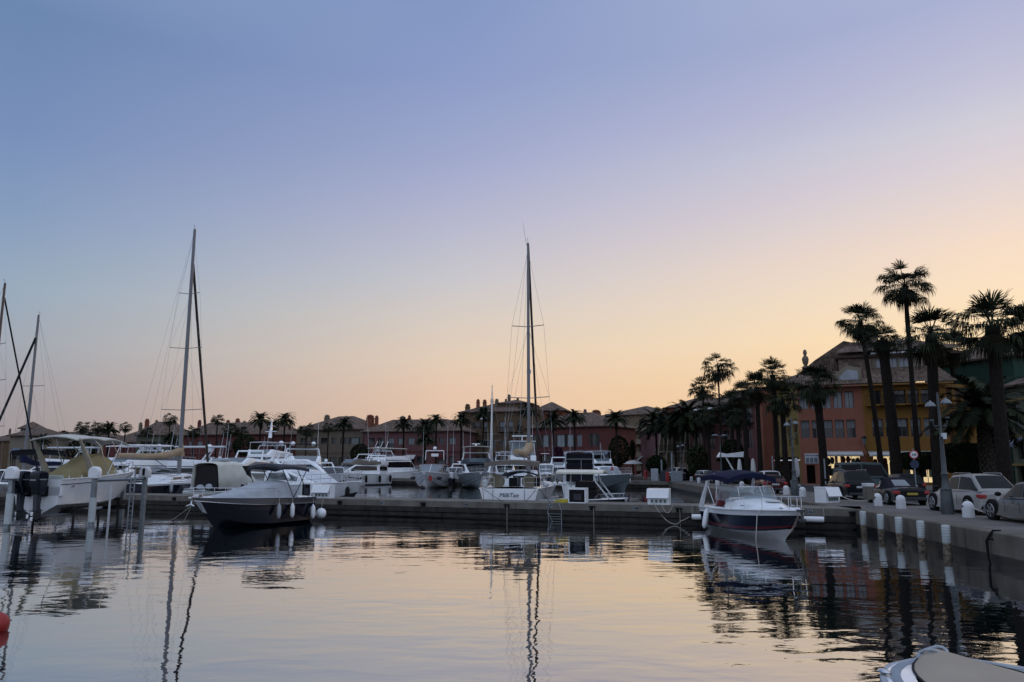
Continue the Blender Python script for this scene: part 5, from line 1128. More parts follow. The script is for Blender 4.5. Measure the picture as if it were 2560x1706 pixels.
Lq = wlen(255, 190, 336, 186); rnd = random.Random(17)
facade('low plum coloured house with a sloping roof on the left', 255, 190, 336, 186, 8.4, W['red_'], grid_ops(Lq, [(1.4, 2.2)], 4, 1.3, rnd), 12, 3.0)
Lq = wlen(18, 150, 98, 150); rnd = random.Random(18)
facade('beige house with three square windows at the far left', 18, 150, 98, 150, 8.6, W['cream'], [(1.2+i*2.2, 2.1+i*2.2, 3.1, 5.0, pane, '') for i in range(3)], 10, 1.6, shutp=1)
facade('dark tiled house with a small turret on the left skyline', -60, 210, 70, 205, 9.4, W['brown'], [], 14, 2.6, cp=[(29,1071,4)])
Lq = wlen(70, 240, 250, 236); rnd = random.Random(19)
r, l_, h_, a_ = facade('distant pale terrace with many little chimneys on the left', 72, 240, 262, 236, 11.6, W['beige'], grid_ops(Lq, [(1.4, 2.4), (5.6, 2.2)], 9, 1.4, rnd), 12, 1.8, cp=[(80,1077,4),(90,1077,4),(97,1077,4),(116,1079,6)])
r, l_, h_, a_ = facade('small tower house with a pyramid roof on the left skyline', 42, 205, 68, 204, 12.6, W['sand'], [(.6, 1.4, 9.4, 10.6, pane, '')], 4, 1.8)
# ================================================================ palms
def fan_crown(seed, n=34, R_=2.2, fingers=17, skirt=8, up=.85):
    rd = random.Random(seed); mb = MB()
    for i in range(n+skirt):
        dead = i >= n; az = i*2.39996+rd.uniform(-.3, .3)
        el = lerp(up, -.55, (i/n)**.85)+rd.uniform(-.24, .24) if not dead else rd.uniform(-1.35, -.95)
        pl_ = R_*rd.uniform(.44, .66)*(1 if not dead else .55); bl = R_*rd.uniform(.46, .60)
        dh = Vector((math.cos(az), math.sin(az), 0)); d0 = dh*math.cos(el)+Vector((0, 0, math.sin(el)))
        sag = .18 if not dead else 0
        p0 = Vector((0, 0, rd.uniform(-.25, .15))); p1 = p0+d0*pl_*.5; p2 = p0+d0*pl_-Vector((0, 0, sag*pl_*.4))
        side = dh.cross(Vector((0, 0, 1))); m = 2 if dead else rd.choice([0, 0, 1])
        for a, b in ((p0, p1), (p1, p2)):
            mb.add([a-side*.035, a+side*.035, b+side*.025, b-side*.025], [(0, 1, 2, 3)], m)
        dd = (p2-p1).normalized(); nn = side.cross(dd).normalized()
        for j in range(fingers):
            an = lerp(-1.45, 1.45, j/(fingers-1))+rd.uniform(-.05, .05); L = bl*(1-.22*(abs(an)/1.45)**2)*rd.uniform(.72, 1.12)
            fd = (dd*math.cos(an)+side*math.sin(an)); fd = (fd+nn*rd.uniform(-.12, .05)).normalized(); wv = fd.cross(nn).normalized()
            w0 = L*.62*math.tan(1.45/(fingers-1))*.85
            q0 = p2; q1 = p2+fd*L*.58; dr = rd.uniform(.55, 1.15)*(1 if el < .7 else .3)
            q2 = q1+(fd*(1-.45*dr)-Vector((0, 0, dr)))*L*.24; q3 = q2+(fd*(1-.9*dr)*.8-Vector((0, 0, dr*1.3)))*L*.22
            mb.add([q0-wv*.01, q0+wv*.01, q1+wv*w0, q1-wv*w0, q2+wv*w0*.55, q2-wv*w0*.55, q3], [(0, 1, 2, 3), (3, 2, 4, 5), (5, 4, 6)], m)
    return mb
def date_crown(seed, n=58, R_=3.2, leaf=20):
    rd = random.Random(seed); mb = MB()
    for i in range(n):
        az = i*2.39996+rd.uniform(-.2, .2); el = lerp(1.35, -.25, (i/n)**.8)+rd.uniform(-.08, .08); L = R_*rd.uniform(.85, 1.1)
        dh = Vector((math.cos(az), math.sin(az), 0)); pts = []; p = Vector((0, 0, 0)); e = el
        for k in range(9):
            pts.append(p.copy()); p = p+(dh*math.cos(e)+Vector((0, 0, math.sin(e))))*L/8; e -= (.13+.12*(k/8))*(1.15 if el > .2 else .8)
        side = dh.cross(Vector((0, 0, 1))); m = rd.choice([0, 0, 1])
        for a, b in zip(pts, pts[1:]): mb.add([a-side*.03, a+side*.03, b+side*.02, b-side*.02], [(0, 1, 2, 3)], m)
        for j in range(leaf):
            t = .12+.88*j/leaf; k = min(7, int(t*8)); q = pts[k].lerp(pts[k+1], t*8-k); ax = (pts[k+1]-pts[k]).normalized()
            ll = L*.20*math.sin(math.pi*min(1, t*.85+.12))**.6
            for s_ in (1, -1):
                d_ = (side*s_*.8+ax*.65+Vector((0, 0, .25 if el > .3 else -.12))+Vector((rd.uniform(-.1, .1),)*3)).normalized(); tip = q+d_*ll-Vector((0, 0, ll*.22)); wv = ax*.07*L/3
                mb.add([q-wv, q+wv, (q+tip)/2+wv*.8, tip, (q+tip)/2-wv*.8], [(0, 1, 2, 3, 4)], m)
    return mb
LM_ = [leafd, leafm, leafb]
def keep(mb, nm):
    o = mb.build(nm, LM_, None, smooth=False); d = o.data; bpy.data.objects.remove(o); return d
FAN = [keep(fan_crown(s, 36, 2.2, 15, 6), 'crown') for s in (1, 2, 3)]
FANUP = [keep(fan_crown(s, 38, 2.2, 25, 8, 1.3), 'crown') for s in (11, 12)]
BIG = [keep(fan_crown(s, 50, 2.2, 27, 12, 1.15), 'crown') for s in (21, 22)]
DATE = [keep(date_crown(s), 'crown') for s in (4, 5, 6)]
def trunkmesh(seed, r=.22, h=1.0, flare=1.5, top=1.0, n=12, k=14, boots=0):
    rd = random.Random(seed); pr = []
    for i in range(k+1):
        t = i/k; rr = r*(1+ (flare-1)*(1-t)**5)*lerp(1, top, t)*(1+.03*math.sin(i*2.3)); pr.append((rr, t))
    return pr
palm_n = [0]
def palm(px, d, yc, rpx, kind, label, rt=.24, zb=QZ, lean=0, mesh=None, group='palm trees along the quay', name='palm_tree', pxt=None, flare=1.5):
    X0 = X_(px, d, 1180); zc = Z_(yc, d); sc = rpx/F*d/(2.2 if kind != 'date' else 2.35)
    r = thing(name, (X0, d, zb), random.Random(int(px*7+d)).uniform(0, 6.28), label, 'palm tree', group); palm_n[0] += 1
    rt *= .8; H = zc-zb; lx = (X_(pxt, d, yc)-X0) if pxt else lean
    rz = r.rotation_euler[2]; off = Vector((lx*math.cos(-rz), lx*math.sin(-rz), 0))
    k = 16; pts = []; rs = []
    for i in range(k+1):
        t = i/k; pts.append(off*(t**1.6)+Vector((0, 0, H*t))); rs.append(rt*(1+(flare-1)*(1-t)**6)*(1-.12*t)*(1+.04*math.sin(i*2.7+px)))
    rs[-1] *= 1.15; rs[-2] *= 1.2
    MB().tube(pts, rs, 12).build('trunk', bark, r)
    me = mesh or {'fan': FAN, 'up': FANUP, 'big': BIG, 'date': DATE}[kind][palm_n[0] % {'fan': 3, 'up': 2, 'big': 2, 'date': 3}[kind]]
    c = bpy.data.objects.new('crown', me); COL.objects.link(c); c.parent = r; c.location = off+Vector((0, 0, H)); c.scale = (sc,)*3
    return r
# far rows (left to right)
far = [(150, 170, 1088, 17, 'fan', 'leftmost fan palm on the skyline behind the white bimini'), (197, 172, 1068, 22, 'fan', 'fan palm with a high crown above the white bimini'), (236, 176, 1066, 21, 'fan', 'fan palm just right of the highest one above the bimini'),
       (216, 160, 1086, 24, 'fan', 'low bushy fan palm filling the gap above the bimini'), (264, 168, 1074, 24, 'date', 'feathery palm above the right end of the bimini'), (305, 178, 1068, 18, 'fan', 'lone fan palm between the bimini and the pale green house'),
       (98, 142, 1100, 20, 'date', 'small feathery palm beside the left mast foot'), (360, 165, 1080, 19, 'fan', 'dark fan palm in front of the pale green house'), (416, 170, 1048, 21, 'fan', 'tall fan palm left of the tall left mast'),
       (420, 160, 1095, 18, 'date', 'short drooping palm below the tall one by the left mast'), (536, 165, 1049, 20, 'fan', 'tall fan palm right of the brown furled jib'), (478, 160, 1078, 22, 'fan', 'dark bushy palm between the two masts stays'),
       (570, 158, 1075, 24, 'fan', 'dark low palm before the dark red terrace'), (598, 160, 1080, 22, 'fan', 'second dark low palm before the dark red terrace'), (645, 165, 1050, 26, 'date', 'feathery palm left of the large yacht mast'),
       (678, 170, 1066, 18, 'fan', 'round palm crown above the large yacht'), (706, 160, 1050, 26, 'date', 'tall feathery palm right of the large yacht'), (762, 150, 1073, 24, 'fan', 'bushy palm at the corner of the grey beige terrace'),
       (817, 158, 1068, 17, 'fan', 'slim palm in front of the square chimney'), (855, 150, 1062, 24, 'date', 'feathery palm in front of the grey beige terrace'), (1007, 148, 1062, 23, 'date', 'feathery palm in front of the long rose terrace'),
       (1060, 142, 1068, 27, 'date', 'broad bushy palm left of the twin windows'), (1062, 140, 1100, 24, 'date', 'low bushy palm under the broad one'), (1089, 150, 1052, 22, 'date', 'upright palm beside the twin white windows'),
       (1152, 150, 1050, 24, 'date', 'palm at the left corner of the tall brown block'), (1208, 148, 1035, 27, 'date', 'tall palm in front of the brown block'), (1322, 150, 1026, 26, 'date', 'palm crown just behind the central mast'),
       (1383, 145, 1052, 32, 'date', 'broad palm in front of the dark red house'), (1438, 142, 1044, 27, 'date', 'palm silhouetted above the dark red roof'), (1543, 138, 1048, 29, 'date', 'palm standing alone before the beige apartments')]
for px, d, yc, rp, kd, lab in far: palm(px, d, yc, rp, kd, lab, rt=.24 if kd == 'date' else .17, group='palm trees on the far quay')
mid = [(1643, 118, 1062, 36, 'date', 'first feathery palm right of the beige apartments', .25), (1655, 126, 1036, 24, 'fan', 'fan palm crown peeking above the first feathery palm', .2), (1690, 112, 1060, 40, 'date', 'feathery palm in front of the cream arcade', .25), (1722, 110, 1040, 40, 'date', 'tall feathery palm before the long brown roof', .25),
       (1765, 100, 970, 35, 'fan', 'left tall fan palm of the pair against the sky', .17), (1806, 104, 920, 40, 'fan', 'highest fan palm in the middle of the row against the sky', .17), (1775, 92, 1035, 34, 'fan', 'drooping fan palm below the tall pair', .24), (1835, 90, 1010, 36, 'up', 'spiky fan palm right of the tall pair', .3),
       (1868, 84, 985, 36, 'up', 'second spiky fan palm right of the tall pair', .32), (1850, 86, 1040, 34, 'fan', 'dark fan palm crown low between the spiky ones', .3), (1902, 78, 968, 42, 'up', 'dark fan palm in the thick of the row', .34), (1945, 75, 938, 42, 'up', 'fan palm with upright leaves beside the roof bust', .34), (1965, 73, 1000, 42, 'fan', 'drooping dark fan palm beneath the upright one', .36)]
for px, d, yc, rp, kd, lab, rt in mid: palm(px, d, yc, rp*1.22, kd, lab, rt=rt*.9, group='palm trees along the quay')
palm(2062, 66, 962, 66, 'up', 'stout bushy palm in front of the coral house', rt=.42, pxt=2040, flare=1.3, mesh=BIG[0])
palm(2205, 68, 805, 62, 'fan', 'slender palm leaning at the coral and ochre boundary', rt=.26, pxt=2150, mesh=BIG[0], flare=1.4)
palm(2243, 60, 850, 52, 'fan', 'thick trunked palm with a small crown before the ochre house', rt=.52, pxt=2205, flare=1.15, mesh=BIG[1])
palm(2298, 66, 712, 74, 'fan', 'tallest palm of all, with its crown high above the roofs', rt=.27, pxt=2262, mesh=BIG[1], flare=1.5)
palm(2345, 56, 838, 88, 'up', 'thick palm behind the double street lamp', rt=.50, pxt=2328, flare=1.15)
palm(2512, 50, 815, 108, 'up', 'huge palm at the right with fronds against the bright sky', rt=.52, pxt=2480, flare=1.15)
palm(2600, 62, 830, 84, 'up', 'palm cut off by the right edge of the view', rt=.4)
palm(2405, 84, 868, 60, 'big', 'far palm crown between the thick palm and the huge one', rt=.3)
# stocky date palm with boots
p = palm(2478, 56, 1030, 110, 'date', 'stocky palm with a pineapple trunk and low dark fronds', rt=.5, pxt=2455, flare=1.0)
tr = [c for c in p.children if c.name.startswith('trunk')][0]; tr.data.materials[0] = barkp
rd = random.Random(2); mb = MB(); H = Z_(1030, 56)-QZ
for i in range(170):
    z = H*(.25+.62*i/170); a = i*2.39996; rr = .5+.15*math.sin(math.pi*(z/H)); c_ = Vector((rr*math.cos(a), rr*math.sin(a), z))
    mb.ball(tuple(c_), (.09, .09, .12), 5, 4)
mb.build('leaf_stubs', barkp, p)
# ---- clipped hedges, bushes
def leafball(seed, cx, cy, cz, rx, ry, rz_, n, sz, m, cyl=0):
    rd = random.Random(seed); mb = MB()
    for i in range(n):
        v = Vector((rd.gauss(0, 1), rd.gauss(0, 1), rd.gauss(0, 1))).normalized(); rr = 1-abs(rd.gauss(0, .06))+.10*noise.noise(v*2.5+Vector((seed, 0, 0)))
        if cyl: 
            k = max(abs(v.z), math.hypot(v.x, v.y)); v = Vector((v.x, v.y, v.z))/(k**.7)
        p = Vector((cx+v.x*rx*rr, cy+v.y*ry*rr, cz+v.z*rz_*rr)); a = Vector((rd.uniform(-1, 1), rd.uniform(-1, 1), rd.uniform(-1, 1))).normalized()*sz*rd.uniform(.6, 1.3); b = a.cross(Vector((rd.uniform(-1, 1), rd.uniform(-1, 1), rd.uniform(-1, 1)))).normalized()*sz*.5
        mb.add([p-a, p+b, p+a, p-b], [(0, 1, 2, 3)], m)
    return mb
def topiary(px, d, y0, y1, rpx, label):
    X0 = X_(px, d, 1150); r = thing('clipped_tree', (X0, d, QZ), 0, label, 'tree', 'clipped trees in front of the ochre house'); rx = rpx/F*d; z0, z1 = Z_(y1, d)-QZ, Z_(y0, d)-QZ; cz, rz_ = (z0+z1)/2, (z1-z0)/2
    mb = leafball(int(px), 0, 0, cz, rx, rx, rz_, 7000, .10, 0, 1)
    rows = [[(rx*.93*math.cos(2*math.pi*j/20)*math.sin(max(.02, math.pi*i/10))**.5, rx*.93*math.sin(2*math.pi*j/20)*math.sin(max(.02, math.pi*i/10))**.5, cz-rz_*.93*math.cos(math.pi*i/10)) for j in range(20)] for i in range(11)]
    mb.grid(rows, 0, cu=True).build('crown', hedge, r, smooth=False)
    MB().tube([(0, 0, 0), (.05, 0, z0+.4)], .14, 8).build('trunk', bark, r)
topiary(2298, 62, 1131, 1174, 46, 'domed clipped tree behind the round weight limit sign')
topiary(2412, 60, 1108, 1184, 52, 'tall rounded clipped tree right of the street lamp')
def bush(px, d, y0, y1, rpx, label, m=None, n=1600, sz=.22):
    X0 = X_(px, d, 1150); r = thing('bush', (X0, d, QZ), 0, label, 'bush', 'bushes along the quay'); rx = rpx/F*d; z0, z1 = max(.1, Z_(y1, d)-QZ), Z_(y0, d)-QZ
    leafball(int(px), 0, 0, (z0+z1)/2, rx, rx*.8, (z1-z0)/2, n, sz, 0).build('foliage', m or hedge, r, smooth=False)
    mb = MB()
    for k in range(4): mb.tube([(0, 0, 0), (rx*.2*math.cos(k*1.6), rx*.2*math.sin(k*1.6), z1*.4), (rx*.5*math.cos(k*1.6), rx*.5*math.sin(k*1.6), z1*.75)], [.09, .06, .02], 6)
    mb.build('trunk', bark, r)
bush(1548, 140, 1090, 1165, 26, 'dark spreading tree below the lone palm'); bush(1582, 150, 1102, 1150, 6, 'small cypress in front of the beige apartments')
bush(1745, 98, 1112, 1190, 26, 'leafy shrub in front of the cream arcade', leafm); bush(1832, 96, 1100, 1160, 26, 'dark round tree before the dusky pink house')
bush(1640, 108, 1140, 1185, 24, 'dark shrub behind the grey cabinets'); bush(1940, 82, 1175, 1205, 22, 'green terrace hedge beside the umbrellas', leafm)
bush(1395, 140, 1118, 1162, 14, 'purple flowering shrub before the dark red house', mat('plum_leaf', (.05, .015, .035), .8, var=.4)); bush(1300, 148, 1120, 1170, 20, 'dark shrub behind the sport fishing boat')
bush(1860, 88, 1178, 1200, 26, 'low hedge in front of the cafe terrace'); bush(1715, 106, 1176, 1200, 40, 'low dark hedge in front of the sand garden wall', None, 2200)
bush(610, 150, 1088, 1140, 30, 'dark shrubs before the dark red terrace', None, 1500); bush(900, 150, 1110, 1160, 24, 'dark shrub behind the dark fishing boat'); bush(200, 160, 1100, 1150, 34, 'dark shrub mass under the white bimini', None, 1800)
# ================================================================ quay furniture
def Q(px, py): return G(px, py, QZ)
boll = []
bl = [(2422, 1294, 'nearest white bollard, before the dark grey coupe'), (2253, 1272, 'white bollard just behind the black convertible, left of the silver estate'), (2195, 1265, 'white bollard beside the litter bin'), (2090, 1252, 'white bollard half hidden by the open service cabinet'),
      (2007, 1242, 'white bollard right of the second street lamp'), (1966, 1237, 'white bollard left of the second street lamp'), (1942, 1214, 'leftmost of the row of small bollards under the umbrella'), (1955.6, 1215.5, 'second of the row of small bollards under the umbrella'), (1971, 1216.5, 'third of the row of small bollards under the umbrella'), (1982, 1217, 'last of the small bollards, behind the lamp foot'),
      (1855, 1222, 'white bollard seen under the navy boat canopy'), (1794, 1214.5, 'white bollard left of the navy boat canopy seats'), (1768.6, 1211.5, 'third white bollard from the grey cabinets'), (1747.5, 1207.5, 'second white bollard from the grey cabinets'), (1729, 1203.5, 'first white bollard right of the grey cabinets'), (1739, 1192, 'far white bollard near the dark small car'), (1650, 1195, 'white bollard between the grey cabinets'), (1605, 1189, 'white bollard at the far end of the quay')]
first = None
for px, py, lab in bl:
    p = Q(px, py)
    if first is None:
        first = thing('bollard', p, 0, lab, 'bollard', 'white domed bollards on the quay edge')
        MB().lathe([(.215, 0), (.21, .28), (.205, .42), (.185, .50), (.13, .575), (.06, .61), (.001, .62)], 20).build('post', bollm, first)
        MB().tube([(-.2, -.05, .42), (-.235, -.06, .42)], .03, 8).build('rope_eye', black, first)
        r = first
    else:
        r = copy_tree(first); r.location = p; r['label'] = lab
    r.rotation_euler = (0, 0, random.uniform(-.6, .9))
# ropes between bollards
def sagrope(a, b, s_, label, z=.42, r_=.022):
    a = Q(*a)+Vector((0, 0, z)); b = Q(*b)+Vector((0, 0, z)); pts = [a.lerp(b, i/10)-Vector((0, 0, s_*(1-(2*i/10-1)**2))) for i in range(11)]
    tag(MB().tube(pts, r_, 6).build('barrier_rope', rope), label, 'rope', 'ropes slung between the bollards')
sagrope((2425, 1294), (2700, 1316), .36, 'rope sagging from the nearest bollard past the dark grey coupe')
sagrope((2093, 1252), (2192, 1265), .30, 'rope between the cabinet bollard and the litter bin')
sagrope((1857, 1222), (1964, 1237), .25, 'rope running behind the navy boat canopy'); sagrope((1794, 1214), (1853, 1222), .25, 'short rope left of the canopy bollard')
# street lamps
def lamp(px, py, h, label, s_=1.0, rot=0, style=0):
    p = Q(px, py); r = thing('street_lamp', p, rot, label, 'street lamp', 'street lamps on the quay')
    MB().lathe([(.25*s_, 0), (.25*s_, .35), (.24*s_, .42), (.22*s_, .9), (.20*s_, .95), (.22*s_, 1.0), (.14*s_, 1.1), (.12*s_, 1.55), (.15*s_, 1.62), (.10*s_, 1.7), (.075*s_, h*.6), (.09*s_, h*.6+.05), (.06*s_, h*.62), (.05*s_, h-.15), (.02, h)], 14).build('post', lampm, r)
    if style == 0:
        for sd in (1, -1):
            MB().tube([(0, 0, h-1.6), (sd*.14, 0, h-1.55), (sd*.26, 0, h-1.4), (sd*.31, 0, h-1.18)], .024, 6).lathe([(.07, -.03), (.09, 0), (.07, .03)], 10, (sd*.14, 0, h-1.42)).build('bracket', lampm, r)
            x = sd*.33; zt_ = h-.62 if sd < 0 else h-.5
            hd = MB().lathe([(.07, -.60), (.09, -.55), (.07, -.53)], 8, (x, 0, zt_)).lathe([(.21, 0), (.22, .03), (.19, .08), (.175, .10), (.13, .17), (.05, .21), (.03, .25), (.001, .28)], 18, (x, 0, zt_)).build('lantern_hood', mat('lamp_hood', (.16, .18, .20), .35, metal=.4, var=.1), r)
            gl_ = MB()
            for k in range(6):
                a = k*math.pi/3; gl_.tube([(x+.07*math.cos(a), .07*math.sin(a), zt_-.55), (x+.16*math.cos(a), .16*math.sin(a), zt_)], .012, 4)
            gl_.build('lantern_frame', black, hd)
    else:
        for sd in (1, -1): MB().tube([(0, 0, h-.1), (sd*.5, 0, h-.02)], .03, 6).lathe([(.001, -.08), (.25, -.05), (.38, 0), (.3, .08), (.001, .12)], 14, (sd*.55, 0, h)).build('lamp_head', mat('lamp_hood', (.16, .18, .20)), r)
    return r
lamp(2370, 1286, 5.0, 'ornate double street lamp in front of the silver estate car', 1.0)
lamp(1988, 1240, 5.2, 'ornate double street lamp in front of the cafe terrace', 1.0, .3)
lamp(1805, 1211, 5.2, 'plain double headed street lamp among the middle palms', .8, .2, 1)
lamp(1704, 1203, 5.0, 'street lamp beside the grey cabinets', .8, .2, 0); lamp(1646, 1196, 5.0, 'distant street lamp left of the red cabinet', .8, .5, 0)
lamp(1541, 1188, Z_(1078, 160)-QZ-1.2, 'tall thin lamp post in front of the beige apartments', .7, .2, 1)
cb = thing('camera_box', D(2357, 1092, 30.6), 0, 'small white box fixed to the double street lamp post', 'box'); MB().box(-.02, .12, -.08, .08, -.1, .14).build('case', white2, cb, bevel=.01); MB().box(-.06, -.02, -.03, .03, -.1, .0).build('mount', black, cb)
# poles
for px, d, y0, lab in ((1681, 100, 1132, 'plain grey pole left of the street lamp'), (1933, 66, 1140, 'thin metal pole above the navy boat canopy'), (2063, 58, 1147, 'thin pale pole in front of the coral house door'), (1655, 102, 1150, 'short pale post beside the distant lamp')):
    r = thing('pole', (X_(px, d, 1190), d, QZ), 0, lab, 'pole'); MB().tube([(0, 0, 0), (0, 0, Z_(y0, d)-QZ)], .055 if d < 90 else .12, 8).build('shaft', galv, r); MB().lathe([(.12, 0), (.12, .04)], 10).build('foot', galv, r)
# round traffic sign
sx = X_(2289, 47, 1200); r = thing('traffic_sign', (sx, 47, QZ), R(-8), 'round white weight limit sign reading 2,5t with a dark disc below', 'sign')
MB().tube([(0, 0, 0), (0, 0, Z_(1126, 47)-QZ+.1)], .035, 8).build('post', galv, r); zc = Z_(1137, 47)-QZ
dk = MB().tube([(0, -.06, zc), (0, -.04, zc)], .26, 24).build('sign_disc', mat('sign_red', (.35, .02, .02), .4), r); MB().tube([(0, -.07, zc), (0, -.0605, zc)], .20, 24).build('sign_face', mat('sign_face', (.62, .64, .66), .4), dk)
text('2,5t', .17, dk, (0, -.075, zc), (math.pi/2, 0, 0), black, 'sign_text', bold=.03)
z2 = zc-.58; MB().tube([(0, -.06, z2), (0, -.04, z2)], .25, 24).build('blue_disc', mat('sign_blue', (.012, .02, .06), .5), r)
# white service cabinets
def cabinet(p, rz, w_, h, d_, label, lid=True, back=0):
    r = thing('service_cabinet', p, rz, label, 'cabinet', 'white service cabinets on the pier')
    if back:   # seen from the open, dark side
        MB().box(-w_/2, -w_/2+.06, -d_/2, d_/2, 0, h).box(w_/2-.06, w_/2, -d_/2, d_/2, 0, h).box(-w_/2, w_/2, -d_/2, d_/2, h, h+.1).box(-w_/2, w_/2, -d_/2, d_/2, 0, .05).build('case', white, r, smooth=False, bevel=.008)
        MB().box(-w_/2+.06, w_/2-.06, -d_/2+.06, d_/2-.1, .05, h).build('dark_back', black, r, smooth=False); MB().box(-w_*.2, w_*.25, -d_/2+.03, -d_/2+.055, h*.25, h*.7).build('meter_panel', greyc, r, smooth=False)
    else:
        MB().box(-w_/2, w_/2, -d_/2, d_/2, 0, h*.95).build('case', white, r, smooth=False, bevel=.01)
        MB().prism([(-d_/2-.22, h*.42), (-d_/2-.02, h), (d_/2+.02, h+.02), (d_/2+.02, h-.03), (-d_/2-.0, h*.9), (-d_/2-.17, h*.40)], -w_/2-.01, w_/2+.01, 'x').build('lid', white, r, smooth=False, bevel=.008)
        for k in range(4): MB().box(-w_*.33+k*w_*.2, -w_*.33+k*w_*.2+.1, -d_/2-.07, -d_/2-.003, h*.15, h*.32).build('socket', mat('socket_green', (.08, .14, .13), .5), r, bevel=.01)
    return r
pa = PANG
c = pier_at(822, -.5); cabinet((c.x, c.y, QZ), pa, 1.25, .80, .5, 'white socket cabinet on the pier behind the dark blue cruiser')
c = pier_at(784, -.6); cabinet((c.x, c.y, QZ), pa, .75, .82, .5, 'open backed white cabinet next to the socket cabinet', back=1)
c = pier_at(1638, -.45); cabinet((c.x, c.y, QZ), pa, 1.1, .80, .5, 'white socket cabinet with a grey cable left of the navy cruiser')
c = pier_at(1441, -.5); cabinet((c.x, c.y, QZ), pa, .98, .70, .5, 'white framed black cabinet before the hardtop boat', back=1)
p = Q(2068, 1257); cabinet((p.x, p.y, QZ), R(28), 1.0, .82, .75, 'large white service cabinet on the quay beside the black sport utility')
# cable and hose
a = pier_at(1625, .03); bq = pier_at(1710, .15)
pts = [Vector((a.x, a.y, QZ+.1))]+[Vector((lerp(a.x, bq.x, t), lerp(a.y, bq.y, t), lerp(QZ, .42, t)-.62*math.sin(math.pi*t)*(1 if t < .7 else .8))) for t in [i/12 for i in range(1, 13)]]
tag(MB().tube(pts, .02, 6).build('power_cable', rope), 'pale power cable looping down the pier face from the socket cabinet', 'cable')
a = pier_at(1643, .03); bq = pier_at(1671, .03)
tag(MB().tube([Vector((lerp(a.x, bq.x, t), lerp(a.y, bq.y, t), QZ+.02-.4*math.sin(math.pi*t))) for t in [i/12 for i in range(13)]], .02, 6).build('power_cable', rope), 'short loop of pale cable under the right socket cabinet', 'cable')
c = pier_at(1402, -.5); r = thing('hose_coil', (c.x, c.y, QZ), 0, 'yellow hose coiled on the pier left of the black cabinet', 'hose'); mb = MB()
for k in range(5): mb.tube([(.42*math.cos(a_)*(1-.07*k), .22*math.sin(a_)*(1-.07*k), .03+.035*k) for a_ in [i*math.pi/8 for i in range(17)]], .025, 6)
mb.build('coil', yellow, r)
# ladder over the pier edge
c = pl(pier_at(1372+10)); mb = MB(); lad = thing('pier_ladder', pier_at(1386, .02), PANG, 'metal ladder hanging over the pier edge by plate 239', 'ladder')
mb.tube([(-.32, -.05, -.3), (-.42, -.1, .5), (-.18, .15, 1.45), (-.05, .2, 1.5), (.2, -.05, .9), (.36, -.12, .6), (.36, -.1, -.3)], .022, 6)
mb.tube([(-.42, -.1, .5), (.0, -.08, -.3)], .02, 6)
for k in range(4): mb.tube([(-.3+.0*k, -.08, .0+k*.13), (.36, -.1, .0+k*.13)], .016, 5)
mb.build('rail', galv, lad)
for i, px in enumerate((1268, 1478, 1687)):
    c = pier_at(px, .1); tag(MB().tube([(c.x, c.y, QZ-.15), (c.x, c.y, -.1)], .012, 5).build('mooring_line', rope), ['thin line hanging below the sailing yacht transom between plates 240 and 239', 'thin line hanging from the cleat just right of the black cabinet', 'thin line hanging from the cleat by the looping pale cable'][i], 'rope', 'mooring lines')
# horizontal fenders on the pier
for px0, px1, py, lab in ((1716, 1746, 1293, 'horizontal white fender on the pier left of the navy cruiser'), (1987, 2036, 1299, 'horizontal white fender on the pier right of the navy cruiser')):
    a = pier_at(px0, .18); b_ = pier_at(px1, .18); m_ = (a+b_)/2; L = (b_-a).length; z = Z_(py, m_.y)
    r = thing('pier_fender', (m_.x, m_.y, z), PANG, lab, 'fender', 'horizontal fenders on the pier'); MB().tube([(-L/2, 0, 0), (-L/2+.04, 0, 0), (L/2-.04, 0, 0), (L/2, 0, 0)], [.11, .14, .14, .11], 14).build('bumper', white, r); MB().tube([(-L/2, 0, .1), (-L/2, .1, .5)], .01, 4).tube([(L/2, 0, .1), (L/2, .1, .5)], .01, 4).build('line', rope, r)
# white wrapped piles along the quay wall
barn = mat('pile_barnacles', (.17, .14, .11), .95, var=.7, vs=9, bump=1, bs=20)
prev = None
for i, (px, lab) in enumerate(((2158, 'farthest of the five white wrapped piles along the quay wall'), (2201, 'second farthest of the white wrapped piles'), (2246, 'middle one of the white wrapped piles'), (2300, 'second nearest of the white wrapped piles'), (2362, 'nearest of the five white wrapped piles along the quay wall'))):
    Y = 34.0
    for _ in range(30): Y = (quay_x(Y)-.32)/X_(px, 1.0, 1300)
    r = thing('mooring_pile', (quay_x(Y)-.32, Y, 0), i*1.3, lab, 'pile', 'white wrapped piles by the quay wall')
    pr = [(.135*(1+.05*math.sin(k*2.1+i)), -1+k*.16) for k in range(12)]
    MB().lathe([(.128, .38), (.132, .9), (.12, .96), (.001, .97)], 14).build('wrap', mat('pile_wrap', ()), r); MB().lathe([(.13*(1+.10*math.sin(k*2.9+i)), -1+k*.138) for k in range(11)], 14).build('shaft', barn, r)
    mb = MB()
    for k in range(6): mb.lathe([(.139, .42+k*.09), (.139, .425+k*.09)], 14)
    mb.build('strap', greyc, r)
# black hose over the quay edge
Y = 26.0
for _ in range(30): Y = (quay_x(Y)-.05)/X_(2480, 1.0, 1350)
x = quay_x(Y); tag(MB().tube([(x+.25, Y, QZ+.03), (x+.02, Y+.03, QZ+.03), (x-.06, Y+.08, QZ-.12), (x-.08, Y+.22, QZ-.3), (x-.09, Y+.2, .2), (x-.07, Y+.12, -.2)], [.02, .03, .045, .045, .035, .03], 8).tube([(x-.08, Y+.2, QZ-.25), (x-.03, Y-.02, QZ-.22)], .02, 6).build('hose', rubber), 'black hose hooked over the near quay edge into the water', 'hose')
